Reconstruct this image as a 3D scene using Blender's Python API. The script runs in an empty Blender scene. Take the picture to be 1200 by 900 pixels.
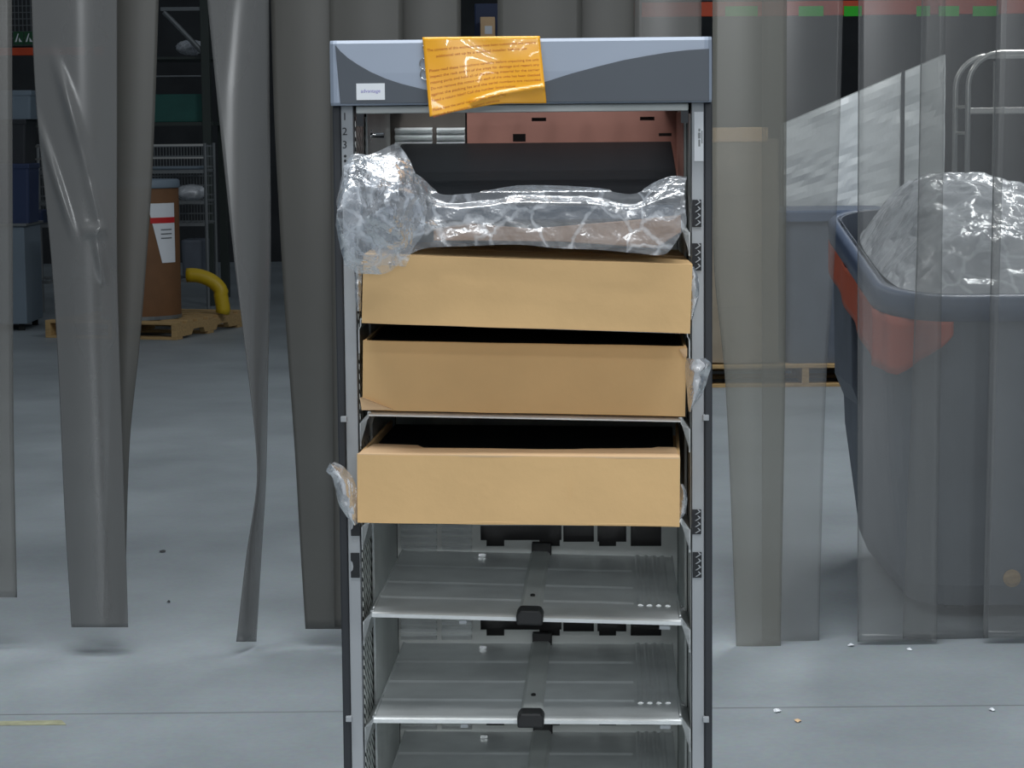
import bpy, math, random
from mathutils import Vector, Matrix, noise
random.seed(7)
sc = bpy.context.scene
C = sc.collection

# ------------------------------------------------------------------ camera, world, lights, exposure
F = 2750.0
PITCH, ROLL, HCAM = 0.1087, -0.00927, 1.45
cam_d = bpy.data.cameras.new('camera'); cam = bpy.data.objects.new('camera', cam_d); C.objects.link(cam)
cam_d.sensor_width = 36.0; cam_d.lens = 36.0*F/1200.0; cam_d.clip_end = 200
RM = Matrix.Rotation(math.pi/2-PITCH, 3, 'X') @ Matrix.Rotation(ROLL, 3, 'Z')
cam.matrix_world = Matrix.Translation((0, 0, HCAM)) @ RM.to_4x4()
sc.camera = cam
sc.view_settings.view_transform = 'Standard'
sc.view_settings.look = 'None'
sc.view_settings.gamma = 1.0
sc.view_settings.use_curve_mapping = False
sc.view_settings.exposure = 0.1

w = bpy.data.worlds.new('World'); sc.world = w; w.use_nodes = True
w.node_tree.nodes['Background'].inputs[0].default_value = (0.80, 0.90, 1.0, 1)
w.node_tree.nodes['Background'].inputs[1].default_value = 0.15

def area(name, loc, sx, sy, power, col=(1, 1, 1), rot=(0, 0, 0)):
    d = bpy.data.lights.new(name, 'AREA'); d.shape = 'RECTANGLE'; d.size = sx; d.size_y = sy
    d.energy = power; d.color = col
    o = bpy.data.objects.new(name, d); C.objects.link(o); o.location = loc; o.rotation_euler = rot
    return o
COOL = (0.93, 0.97, 1.0)
area('unseen_overhead_light', (-0.4, 2.3, 6.0), 3.0, 0.5, 165, COOL)
area('unseen_overhead_light', (1.9, 1.0, 6.0), 3.0, 0.5, 90, COOL)
area('unseen_overhead_light', (-0.8, 4.8, 6.0), 4.0, 0.5, 140, COOL)
area('unseen_overhead_light', (1.7, -3.2, 4.3), 4.0, 0.35, 90, COOL)  # this and the next three: unseen lamps added to light the rack interior
area('unseen_overhead_light', (1.4, -6.5, 4.3), 4.0, 0.35, 200, COOL)
area('unseen_overhead_light', (0.3, -10.0, 4.1), 4.0, 0.35, 460, COOL)
area('unseen_overhead_light', (-0.3, -15.0, 4.0), 4.0, 0.35, 900, COOL)
area('unseen_overhead_light', (-2.5, 9.5, 5.0), 0.5, 4.0, 48, COOL)
area('unseen_overhead_light', (2.4, 10.0, 5.0), 0.5, 4.0, 175, COOL)

# ------------------------------------------------------------------ geometry helpers
def ray(px, py):
    return RM @ Vector(((px-600)/F, (450-py)/F, -1))
def W(px, py, Y):                     # a point of the warehouse, Y metres in front of the camera
    d = ray(px, py); t = Y/d.y
    return Vector((d.x*t, Y, HCAM+d.z*t))
OX, OY, TH = 0.01914, 3.71519, -0.04365      # the rack stands here, turned a little
RACK = Matrix.Translation((OX, OY, 0)) @ Matrix.Rotation(TH, 4, 'Z')
RINV = RACK.inverted()
RC = RINV @ Vector((0, 0, HCAM)); RR = RINV.to_3x3()
def rk(px, py, yl):                   # x, z in rack space, yl metres behind the rack front
    d = RR @ ray(px, py); t = (yl-RC.y)/d.y
    return RC.x+d.x*t, RC.z+d.z*t

class MB:
    def __init__(s): s.v = []; s.f = []
    def add(s, vs, fs):
        n = len(s.v); s.v += [Vector(p) for p in vs]; s.f += [tuple(i+n for i in f) for f in fs]; return s
    def box(s, x0, x1, y0, y1, z0, z1):
        return s.add([(x0,y0,z0),(x1,y0,z0),(x1,y1,z0),(x0,y1,z0),(x0,y0,z1),(x1,y0,z1),(x1,y1,z1),(x0,y1,z1)],
                     [(0,3,2,1),(4,5,6,7),(0,1,5,4),(1,2,6,5),(2,3,7,6),(3,0,4,7)])
    def prism(s, pts, a, b, axis='y'):        # polygon extruded along an axis
        n = len(pts)
        def p(q, t):
            return (q[0], t, q[1]) if axis == 'y' else ((t, q[0], q[1]) if axis == 'x' else (q[0], q[1], t))
        s.add([p(q, a) for q in pts]+[p(q, b) for q in pts],
              [tuple(range(n-1, -1, -1)), tuple(range(n, 2*n))]+[(i, (i+1) % n, n+(i+1) % n, n+i) for i in range(n)])
        return s
    def tube(s, pts, r, seg=10, cap=True):
        pts = [Vector(p) for p in pts]; n = len(pts); vs = []
        up = None
        for i, p in enumerate(pts):
            t = (pts[min(i+1, n-1)]-pts[max(i-1, 0)]).normalized()
            if up is None:
                up = t.cross(Vector((0, 0, 1)))
                if up.length < 0.1: up = t.cross(Vector((1, 0, 0)))
            up = (up-t*up.dot(t)).normalized(); b = t.cross(up)
            rr = r[i] if isinstance(r, (list, tuple)) else r
            for k in range(seg):
                a = 2*math.pi*k/seg; vs.append(p+up*math.cos(a)*rr+b*math.sin(a)*rr)
        fs = [(i*seg+k, i*seg+(k+1) % seg, (i+1)*seg+(k+1) % seg, (i+1)*seg+k) for i in range(n-1) for k in range(seg)]
        if cap: fs += [tuple(range(seg-1, -1, -1)), tuple(range((n-1)*seg, n*seg))]
        return s.add(vs, fs)
    def loft(s, rings, cap0=True, cap1=True):
        n = len(rings[0]); vs = [p for r in rings for p in r]
        fs = [(i*n+k, i*n+(k+1) % n, (i+1)*n+(k+1) % n, (i+1)*n+k) for i in range(len(rings)-1) for k in range(n)]
        if cap0: fs.append(tuple(range(n-1, -1, -1)))
        if cap1: fs.append(tuple(range((len(rings)-1)*n, len(rings)*n)))
        return s.add(vs, fs)
    def grid(s, fn, nu, nv):
        vs = [fn(i/nu, j/nv) for j in range(nv+1) for i in range(nu+1)]
        return s.add(vs, [(j*(nu+1)+i, j*(nu+1)+i+1, (j+1)*(nu+1)+i+1, (j+1)*(nu+1)+i) for j in range(nv) for i in range(nu)])
    def lathe(s, prof, c, seg=32):            # prof = [(r, z)...]
        rings = [[(c[0]+r*math.cos(2*math.pi*k/seg), c[1]+r*math.sin(2*math.pi*k/seg), c[2]+z) for k in range(seg)] for r, z in prof]
        return s.loft(rings)
    def holed(s, x0, x1, z0, z1, y, holes, t=0.002):   # a sheet in the xz plane with rectangular holes, t thick
        xs = sorted({x0, x1, *[h[0] for h in holes], *[h[1] for h in holes]}); zs = sorted({z0, z1, *[h[2] for h in holes], *[h[3] for h in holes]})
        xs = [x for x in xs if x0 <= x <= x1]; zs = [z for z in zs if z0 <= z <= z1]
        for i in range(len(xs)-1):
            for j in range(len(zs)-1):
                cx, cz = (xs[i]+xs[i+1])/2, (zs[j]+zs[j+1])/2
                if any(h[0] < cx < h[1] and h[2] < cz < h[3] for h in holes): continue
                s.box(xs[i], xs[i+1], y, y+t, zs[j], zs[j+1])
        return s
    def xf(s, m):
        s.v = [m @ p for p in s.v]; return s
    def build(s, name, mat, parent=None, off=None, space=None, bevel=0, solid=0, smooth=False, sub=0, seg=2):
        v = s.v; loc = None; rot = 0
        if parent is None:                    # top-level mesh: origin at the middle of its base
            xs = [p.x for p in v]; ys = [p.y for p in v]; zs = [p.z for p in v]
            off = Vector(((min(xs)+max(xs))/2, (min(ys)+max(ys))/2, min(zs)))
        off = Vector(off) if off is not None else Vector((0, 0, 0))
        me = bpy.data.meshes.new(name); me.from_pydata([tuple(p-off) for p in v], [], s.f); me.update()
        o = bpy.data.objects.new(name, me); C.objects.link(o)
        me.materials.append(mat)
        if parent: o.parent = parent
        elif space == 'rack': o.location = RACK @ off; o.rotation_euler = (0, 0, TH)
        else: o.location = off
        if smooth:
            for p in me.polygons: p.use_smooth = True
        if bevel:
            m = o.modifiers.new('bevel', 'BEVEL'); m.width = bevel; m.segments = seg; m.limit_method = 'ANGLE'; m.angle_limit = math.radians(40)
        if solid:
            m = o.modifiers.new('solid', 'SOLIDIFY'); m.thickness = solid; m.offset = 0
        if sub:
            m = o.modifiers.new('sub', 'SUBSURF'); m.levels = sub; m.render_levels = sub
        return o
def tag(o, label=None, cat=None, group=None, kind=None):
    if label: o['label'] = label
    if cat: o['category'] = cat
    if group: o['group'] = group
    if kind: o['kind'] = kind
    return o
def thing(name, label, cat, loc, rz=0, group=None):
    o = bpy.data.objects.new(name, None); C.objects.link(o); o.location = loc; o.rotation_euler = (0, 0, rz)
    o.empty_display_size = 0.1
    return tag(o, label, cat, group)
def rack_thing(name, label, cat, base, group=None):
    return thing(name, label, cat, RACK @ Vector(base), TH, group)
def text_mb(string, size, align='CENTER', spacing=1.0):
    cu = bpy.data.curves.new('lettering', 'FONT'); cu.body = string; cu.size = size; cu.align_x = align; cu.align_y = 'CENTER'
    cu.space_character = spacing; cu.resolution_u = 3
    o = bpy.data.objects.new('lettering', cu); C.objects.link(o)
    bpy.context.view_layer.update()
    me = bpy.data.meshes.new_from_object(o.evaluated_get(bpy.context.evaluated_depsgraph_get()))
    m = MB().add([(v.co.x, 0, v.co.y) for v in me.vertices], [tuple(p.vertices) for p in me.polygons])
    bpy.data.objects.remove(o); bpy.data.curves.remove(cu); bpy.data.meshes.remove(me)
    return m
def interp(tab, x):
    if x <= tab[0][0]: a, b = tab[0], tab[1]
    elif x >= tab[-1][0]: a, b = tab[-2], tab[-1]
    else:
        for a, b in zip(tab, tab[1:]):
            if a[0] <= x <= b[0]: break
    t = (x-a[0])/(b[0]-a[0]); return [p+(q-p)*t for p, q in zip(a[1:], b[1:])]
def interp_c(tab, x): return interp(tab, min(max(x, tab[0][0]), tab[-1][0]))
def smoothtab(tab, x):                 # Catmull-Rom through (x, value)
    n = len(tab)
    if x <= tab[0][0] or x >= tab[-1][0]: return interp_c(tab, x)[0]
    for i in range(n-1):
        if tab[i][0] <= x <= tab[i+1][0]: break
    p1, p2 = tab[i], tab[i+1]; p0 = tab[max(i-1, 0)]; p3 = tab[min(i+2, n-1)]
    h = p2[0]-p1[0]; t = (x-p1[0])/h
    m1 = (p2[1]-p0[1])/max(p2[0]-p0[0], 1e-6)*h; m2 = (p3[1]-p1[1])/max(p3[0]-p1[0], 1e-6)*h
    return (2*t**3-3*t*t+1)*p1[1]+(t**3-2*t*t+t)*m1+(-2*t**3+3*t*t)*p2[1]+(t**3-t*t)*m2

# ------------------------------------------------------------------ materials
def srgb(r, g, b):
    f = lambda c: (c/255/12.92) if c/255 <= 0.04045 else ((c/255+0.055)/1.055)**2.4
    return (f(r), f(g), f(b), 1)
def mat(name, col, rough=0.6, metal=0.0, noise_scale=0, var=0.15, bump=0, bump_scale=40, spec=0.5, coat=0, stretch=None, rvar=0):
    m = bpy.data.materials.new(name); m.use_nodes = True; nt = m.node_tree; b = nt.nodes['Principled BSDF']
    b.inputs['Base Color'].default_value = col; b.inputs['Roughness'].default_value = rough; b.inputs['Metallic'].default_value = metal
    b.inputs['Specular IOR Level'].default_value = spec; b.inputs['Coat Weight'].default_value = coat
    tc = nt.nodes.new('ShaderNodeTexCoord'); mp = nt.nodes.new('ShaderNodeMapping'); nt.links.new(tc.outputs['Object'], mp.inputs[0])
    if stretch: mp.inputs['Scale'].default_value = stretch
    if noise_scale:
        n = nt.nodes.new('ShaderNodeTexNoise'); n.inputs['Scale'].default_value = noise_scale; n.inputs['Detail'].default_value = 6
        nt.links.new(mp.outputs[0], n.inputs['Vector'])
        r = nt.nodes.new('ShaderNodeValToRGB'); r.color_ramp.elements[0].position = 0.3; r.color_ramp.elements[1].position = 0.7
        r.color_ramp.elements[0].color = tuple(c*(1-var) for c in col[:3])+(1,); r.color_ramp.elements[1].color = tuple(min(1, c*(1+var)) for c in col[:3])+(1,)
        nt.links.new(n.outputs['Fac'], r.inputs[0]); nt.links.new(r.outputs[0], b.inputs['Base Color'])
        if rvar:
            mr = nt.nodes.new('ShaderNodeMapRange'); mr.inputs['To Min'].default_value = rough-rvar; mr.inputs['To Max'].default_value = rough+rvar
            nt.links.new(n.outputs['Fac'], mr.inputs['Value']); nt.links.new(mr.outputs[0], b.inputs['Roughness'])
    if bump:
        n2 = nt.nodes.new('ShaderNodeTexNoise'); n2.inputs['Scale'].default_value = bump_scale; n2.inputs['Detail'].default_value = 4
        nt.links.new(mp.outputs[0], n2.inputs['Vector'])
        bp = nt.nodes.new('ShaderNodeBump'); bp.inputs['Strength'].default_value = bump; bp.inputs['Distance'].default_value = 0.01
        nt.links.new(n2.outputs['Fac'], bp.inputs['Height']); nt.links.new(bp.outputs[0], b.inputs['Normal'])
    return m
def film(name, col, opacity, rough, bump=0, bump_scale=8, tint=(1, 1, 1, 1), rim=0.3, transl=0.4, stain=0, crease=0, gloss=0.2, fold=0.6):
    # clear or cloudy plastic: part of the light goes straight through, part is scattered, part mirrored
    m = bpy.data.materials.new(name); m.use_nodes = True; nt = m.node_tree; N = nt.nodes.new; L = nt.links.new
    nt.nodes.remove(nt.nodes['Principled BSDF']); out = nt.nodes['Material Output']
    tr = N('ShaderNodeBsdfTransparent'); tr.inputs[0].default_value = tint
    df = N('ShaderNodeBsdfDiffuse'); tl = N('ShaderNodeBsdfTranslucent'); gl = N('ShaderNodeBsdfGlossy'); gl.inputs['Roughness'].default_value = rough
    df.inputs[0].default_value = col; tl.inputs[0].default_value = col
    tc = N('ShaderNodeTexCoord')
    nz = N('ShaderNodeTexNoise'); nz.inputs['Scale'].default_value = bump_scale; nz.inputs['Detail'].default_value = 4; L(tc.outputs['Object'], nz.inputs['Vector'])
    mx0 = N('ShaderNodeMixShader'); mx0.inputs[0].default_value = transl; L(df.outputs[0], mx0.inputs[1]); L(tl.outputs[0], mx0.inputs[2])
    mx1 = N('ShaderNodeMixShader'); L(tr.outputs[0], mx1.inputs[1]); L(mx0.outputs[0], mx1.inputs[2])
    lw = N('ShaderNodeLayerWeight'); lw.inputs['Blend'].default_value = 0.35
    ma = N('ShaderNodeMath'); ma.operation = 'MULTIPLY_ADD'; L(lw.outputs['Facing'], ma.inputs[0]); ma.inputs[1].default_value = rim; ma.inputs[2].default_value = opacity
    op = ma.outputs[0]
    if stain:
        m2 = N('ShaderNodeMath'); m2.operation = 'MULTIPLY_ADD'; L(nz.outputs['Fac'], m2.inputs[0]); m2.inputs[1].default_value = stain; L(op, m2.inputs[2]); op = m2.outputs[0]
    mn = N('ShaderNodeMath'); mn.operation = 'MINIMUM'; L(op, mn.inputs[0]); mn.inputs[1].default_value = 1.0
    if crease:
        vq = N('ShaderNodeTexVoronoi'); vq.feature = 'DISTANCE_TO_EDGE'; vq.inputs['Scale'].default_value = crease
        dq = N('ShaderNodeMix'); dq.data_type = 'VECTOR'; dq.inputs['Factor'].default_value = 0.06
        L(tc.outputs['Object'], dq.inputs['A']); L(nz.outputs['Color'], dq.inputs['B']); L(dq.outputs['Result'], vq.inputs['Vector'])
        mq = N('ShaderNodeMapRange'); mq.interpolation_type = 'SMOOTHSTEP'; mq.inputs['From Min'].default_value = 0.0; mq.inputs['From Max'].default_value = 0.075; mq.inputs['To Min'].default_value = fold; mq.inputs['To Max'].default_value = 0
        L(vq.outputs['Distance'], mq.inputs['Value'])
        pw = N('ShaderNodeMath'); pw.operation = 'MULTIPLY'; L(mq.outputs[0], pw.inputs[0]); L(nz.outputs['Fac'], pw.inputs[1])
        aq = N('ShaderNodeMath'); aq.operation = 'ADD'; aq.use_clamp = True; L(mn.outputs[0], aq.inputs[0]); L(pw.outputs[0], aq.inputs[1]); L(aq.outputs[0], mx1.inputs[0])
    else: L(mn.outputs[0], mx1.inputs[0])
    fr = N('ShaderNodeFresnel'); fr.inputs['IOR'].default_value = 1.5
    m3 = N('ShaderNodeMath'); m3.operation = 'MULTIPLY_ADD'; m3.use_clamp = True; L(fr.outputs[0], m3.inputs[0]); m3.inputs[1].default_value = 0.7; m3.inputs[2].default_value = gloss
    mx2 = N('ShaderNodeMixShader'); L(m3.outputs[0], mx2.inputs[0]); L(mx1.outputs[0], mx2.inputs[1]); L(gl.outputs[0], mx2.inputs[2])
    if bump:
        bp = N('ShaderNodeBump'); bp.inputs['Strength'].default_value = bump; bp.inputs['Distance'].default_value = 0.02
        h = nz.outputs['Fac']
        if crease:
            vo = N('ShaderNodeTexVoronoi'); vo.feature = 'DISTANCE_TO_EDGE'; vo.inputs['Scale'].default_value = crease
            dm = N('ShaderNodeMix'); dm.data_type = 'VECTOR'; dm.inputs['Factor'].default_value = 0.12
            L(tc.outputs['Object'], dm.inputs['A']); L(nz.outputs['Color'], dm.inputs['B']); L(dm.outputs['Result'], vo.inputs['Vector'])
            mm = N('ShaderNodeMath'); mm.operation = 'MINIMUM'; L(vo.outputs['Distance'], mm.inputs[0]); mm.inputs[1].default_value = 0.25
            ad = N('ShaderNodeMath'); ad.operation = 'MULTIPLY_ADD'; L(mm.outputs[0], ad.inputs[0]); ad.inputs[1].default_value = 3.0; L(nz.outputs['Fac'], ad.inputs[2]); h = ad.outputs[0]
        L(h, bp.inputs['Height'])
        for q in (df, tl, gl): L(bp.outputs[0], q.inputs['Normal'])
        L(bp.outputs[0], fr.inputs['Normal'])
    L(mx2.outputs[0], out.inputs['Surface'])
    return m

M = {}
M['galv'] = mat('galvanised steel', srgb(238, 241, 241), 0.34, 0.35, 9, 0.12, 0, rvar=0.06)
M['galv_dull'] = mat('dull zinc sheet', srgb(212, 215, 212), 0.5, 0.15, 6, 0.12)
M['bright_edge'] = mat('cut steel edge', srgb(205, 208, 208), 0.3, 0.7)
M['post'] = mat('grey post enamel', srgb(172, 176, 180), 0.5, 0.0, 5, 0.06)
M['side_black'] = mat('black rack enamel', srgb(46, 49, 54), 0.5, 0.0, 4, 0.1)
M['black'] = mat('black plastic', srgb(30, 30, 31), 0.42)
M['device'] = mat('black device lid', srgb(17, 18, 20), 0.5, 0.0, 5, 0.15, 0.08, 5, 0.08)
M['bezel'] = mat('pale grey fascia', srgb(158, 168, 184), 0.38, 0.0, 4, 0.04)
M['inlay'] = mat('dark grey fascia', srgb(78, 84, 92), 0.4, 0.0, 4, 0.05)
M['light_tinted'] = mat('pinkish copper plate', srgb(180, 128, 114), 0.55, 0.05, 6, 0.12)  # pink in the colour stands for light thrown by the orange notice
M['plate_dark'] = mat('smoky zinc plate', srgb(104, 98, 92), 0.55, 0.1, 6, 0.1)
M['card'] = mat('brown cardboard', srgb(228, 189, 136), 0.85, 0, 7, 0.05, 0.06, 60, 0.2)
M['card_in'] = mat('cardboard flap', srgb(224, 190, 150), 0.85, 0, 7, 0.06, 0, spec=0.2)
M['paper'] = mat('kraft packing paper', srgb(140, 112, 88), 0.8, 0, 14, 0.15, 0.3, 20, 0.2)
M['white'] = mat('white label', srgb(235, 238, 242), 0.5)
M['lilac'] = mat('lilac print', srgb(150, 140, 205), 0.6)
M['ink'] = mat('dark ink', srgb(34, 36, 40), 0.6)
M['orange_tag'] = mat('orange notice', srgb(255, 178, 40), 0.28, 0, 9, 0.06, 0.05, 10, 0.5, 0.4)
M['tag_ink'] = mat('brown print', srgb(180, 84, 10), 0.5)
M['chrome'] = mat('chrome', srgb(225, 226, 226), 0.16, 1.0)
M['tube'] = mat('zinc tube', srgb(205, 203, 198), 0.3, 0.8)
M['bag'] = film('clear plastic bag', (0.88, 0.92, 0.98, 1), 0.21, 0.22, 0.25, 16, (0.97, 0.98, 1, 1), 0.4, 0.3, 0, 16, -0.012)
M['bag_white'] = film('milky plastic bag', (0.90, 0.93, 0.98, 1), 0.62, 0.22, 0.25, 14, (0.97, 0.98, 1, 1), 0.35, 0.35, 0, 20, 0.03)
M['heap'] = film('crumpled clear plastic', (0.90, 0.93, 0.97, 1), 0.74, 0.2, 0.35, 9, (0.9, 0.93, 1, 1), 0.2, 0.2, 0, 9, 0.05)
M['wrap'] = mat('white wrapped sheet', srgb(226, 230, 230), 0.3, 0, 4, 0.05, 0.2, 6)
M['concrete_dark'] = mat('dark wall', srgb(60, 62, 64), 0.9, 0, 3, 0.2)
M['bin'] = mat('blue grey bin', srgb(92, 99, 110), 0.55, 0, 8, 0.12)
M['bin_rim'] = mat('slate bin rim', srgb(84, 98, 122), 0.4, 0, 6, 0.1)
M['bin_orange'] = mat('orange liner', srgb(186, 84, 54), 0.55, 0, 8, 0.12)
M['rack_orange'] = mat('orange racking beam', srgb(214, 78, 36), 0.5, 0, 6, 0.1)
M['green_tag'] = mat('green location tag', srgb(40, 205, 30), 0.5)
M['rack_green'] = mat('dark green racking post', srgb(58, 66, 62), 0.5)
M['teal'] = mat('teal board', srgb(42, 100, 92), 0.6, 0, 5, 0.12)
M['steel_grey'] = mat('grey steel bar', srgb(128, 132, 134), 0.4, 0.5)
M['wood'] = mat('pallet wood', srgb(176, 146, 100), 0.85, 0, 12, 0.2, 0, stretch=(1, 6, 6))
M['fibre'] = mat('brown fibre drum', srgb(118, 82, 52), 0.7, 0, 8, 0.1)
M['yellow'] = mat('yellow hose', srgb(196, 166, 26), 0.45)
M['red'] = mat('red band', srgb(200, 40, 40), 0.5)
M['blue'] = mat('blue bin plastic', srgb(46, 60, 94), 0.45)
M['blue_grey'] = mat('blue grey sheet metal', srgb(120, 134, 146), 0.5, 0, 3, 0.06)
M['rubber'] = mat('black rubber', srgb(22, 22, 22), 0.7)
M['wrapbeige'] = mat('wrapped beige cartons', srgb(150, 138, 120), 0.45, 0, 5, 0.15, 0.2, 12)

# perforated strip of the rack side: slanted slots punched through the sheet
def perforated():
    m = mat('perforated zinc', srgb(150, 154, 150), 0.45, 0.6); nt = m.node_tree; b = nt.nodes['Principled BSDF']; N = nt.nodes.new; L = nt.links.new
    tc = N('ShaderNodeTexCoord'); sp = N('ShaderNodeSeparateXYZ'); L(tc.outputs['Object'], sp.inputs[0])
    def mth(op, a, b_=None, c=None):
        n = N('ShaderNodeMath'); n.operation = op
        for i, q in enumerate((a, b_, c)):
            if q is None: continue
            if hasattr(q, 'default_value') or hasattr(q, 'is_linked'): L(q, n.inputs[i])
            else: n.inputs[i].default_value = q
        return n.outputs[0]
    s = mth('MULTIPLY_ADD', sp.outputs['Y'], 0.7, sp.outputs['Z'])
    a = mth('FRACT', mth('MULTIPLY', s, 62.0)); c = mth('FRACT', mth('MULTIPLY', sp.outputs['Y'], 20.0))
    h = mth('MULTIPLY', mth('GREATER_THAN', a, 0.6), mth('GREATER_THAN', c, 0.22))
    mx = N('ShaderNodeMix'); mx.data_type = 'RGBA'; mx.inputs['A'].default_value = srgb(235, 238, 234); mx.inputs['B'].default_value = srgb(24, 24, 24)
    L(h, mx.inputs['Factor']); L(mx.outputs['Result'], b.inputs['Base Color'])
    return m
M['perf'] = perforated()

def strip_mat(name, opacity, col, rough=0.24, gloss=0.03):
    return film(name, col, opacity, rough, 0.04, 1.6, (0.97, 0.97, 0.96, 1), 0.12, 0.3, 0.08, 0, gloss)
M['strip_cloudy'] = strip_mat('cloudy vinyl', 0.62, (0.20, 0.20, 0.198, 1), 0.22, 0.05)
M['strip_dull'] = strip_mat('dull vinyl', 0.68, (0.115, 0.112, 0.102, 1), 0.34, 0.02)
M['strip_clear'] = strip_mat('clear vinyl', 0.15, (0.30, 0.305, 0.31, 1), 0.2, 0.03)
M['strip_half'] = strip_mat('worn vinyl', 0.42, (0.20, 0.196, 0.185, 1), 0.24, 0.03)
M['strip_dirty'] = strip_mat('dirty vinyl', 0.40, (0.29, 0.285, 0.25, 1), 0.26, 0.03)

def floor_mat():
    m = bpy.data.materials.new('sealed concrete'); m.use_nodes = True; nt = m.node_tree; b = nt.nodes['Principled BSDF']; N = nt.nodes.new; L = nt.links.new
    tc = N('ShaderNodeTexCoord')
    n1 = N('ShaderNodeTexNoise'); n1.inputs['Scale'].default_value = 0.9; n1.inputs['Detail'].default_value = 7; n1.inputs['Roughness'].default_value = 0.6
    L(tc.outputs['Object'], n1.inputs['Vector'])
    r1 = N('ShaderNodeValToRGB'); r1.color_ramp.elements[0].position = 0.32; r1.color_ramp.elements[1].position = 0.72
    r1.color_ramp.elements[0].color = srgb(134, 141, 145); r1.color_ramp.elements[1].color = srgb(164, 172, 176); L(n1.outputs['Fac'], r1.inputs[0])
    n2 = N('ShaderNodeTexNoise'); n2.inputs['Scale'].default_value = 60; n2.inputs['Detail'].default_value = 3; L(tc.outputs['Object'], n2.inputs['Vector'])
    mx = N('ShaderNodeMix'); mx.data_type = 'RGBA'; mx.blend_type = 'MULTIPLY'; mx.inputs['Factor'].default_value = 0.25
    L(r1.outputs[0], mx.inputs['A']); L(n2.outputs['Color'], mx.inputs['B'])
    sp = N('ShaderNodeSeparateXYZ'); L(tc.outputs['Object'], sp.inputs[0])
    d = N('ShaderNodeMath'); d.operation = 'SUBTRACT'; L(sp.outputs['Y'], d.inputs[0]); d.inputs[1].default_value = JOINT_Y
    ab = N('ShaderNodeMath'); ab.operation = 'ABSOLUTE'; L(d.outputs[0], ab.inputs[0])
    lt = N('ShaderNodeMath'); lt.operation = 'LESS_THAN'; L(ab.outputs[0], lt.inputs[0]); lt.inputs[1].default_value = 0.005
    mj = N('ShaderNodeMix'); mj.data_type = 'RGBA'; mj.inputs['B'].default_value = srgb(112, 116, 118); L(lt.outputs[0], mj.inputs['Factor']); L(mx.outputs['Result'], mj.inputs['A'])
    L(mj.outputs['Result'], b.inputs['Base Color']); b.inputs['Roughness'].default_value = 0.5; b.inputs['Specular IOR Level'].default_value = 0.35
    return m
JOINT_Y = HCAM/(-(ray(600, 832).z/ray(600, 832).y))
M['floor'] = floor_mat()

# ------------------------------------------------------------------ setting
def struct(name, mb, m, **k): return tag(mb.build(name, m, **k), kind='structure')
fl = struct('floor', MB().box(-14, 14, -4, 26, -0.1, 0), M['floor']); 
# keep object coordinates equal to world coordinates in the floor texture
_off = Vector(fl.location)
for v_ in fl.data.vertices: v_.co += _off
fl.location = (0, 0, 0)
struct('wall_back', MB().box(-14, 14, 26, 26.2, 0, 8), M['concrete_dark'])
pt = W(32, 845, JOINT_Y-0.09)
ym = MB().add([(pt.x-.10, pt.y-.02, .001), (pt.x+.10, pt.y-.02, .001), (pt.x+.08, pt.y+.025, .001), (pt.x-.10, pt.y+.02, .001)], [(0, 1, 2, 3)])
yp = mat('worn yellow paint', srgb(152, 152, 124), 0.7, 0, 30, 0.2)
struct('trim_1', ym, yp, solid=0.0008)
struct('wall_light_block', MB().box(-14, -2.3, 6.40, 6.60, 0, 7).box(2.75, 14, 6.40, 6.60, 0, 7).box(-2.3, 2.75, 6.40, 6.60, 2.62, 7), M['blue_grey'])  # unseen wall round the doorway, added to keep front lamps off the back
rail = struct('trim_2', MB().box(-2.1, 2.6, 6.40, 6.56, 2.52, 2.62), M['steel_grey'], bevel=0.004)

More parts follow.
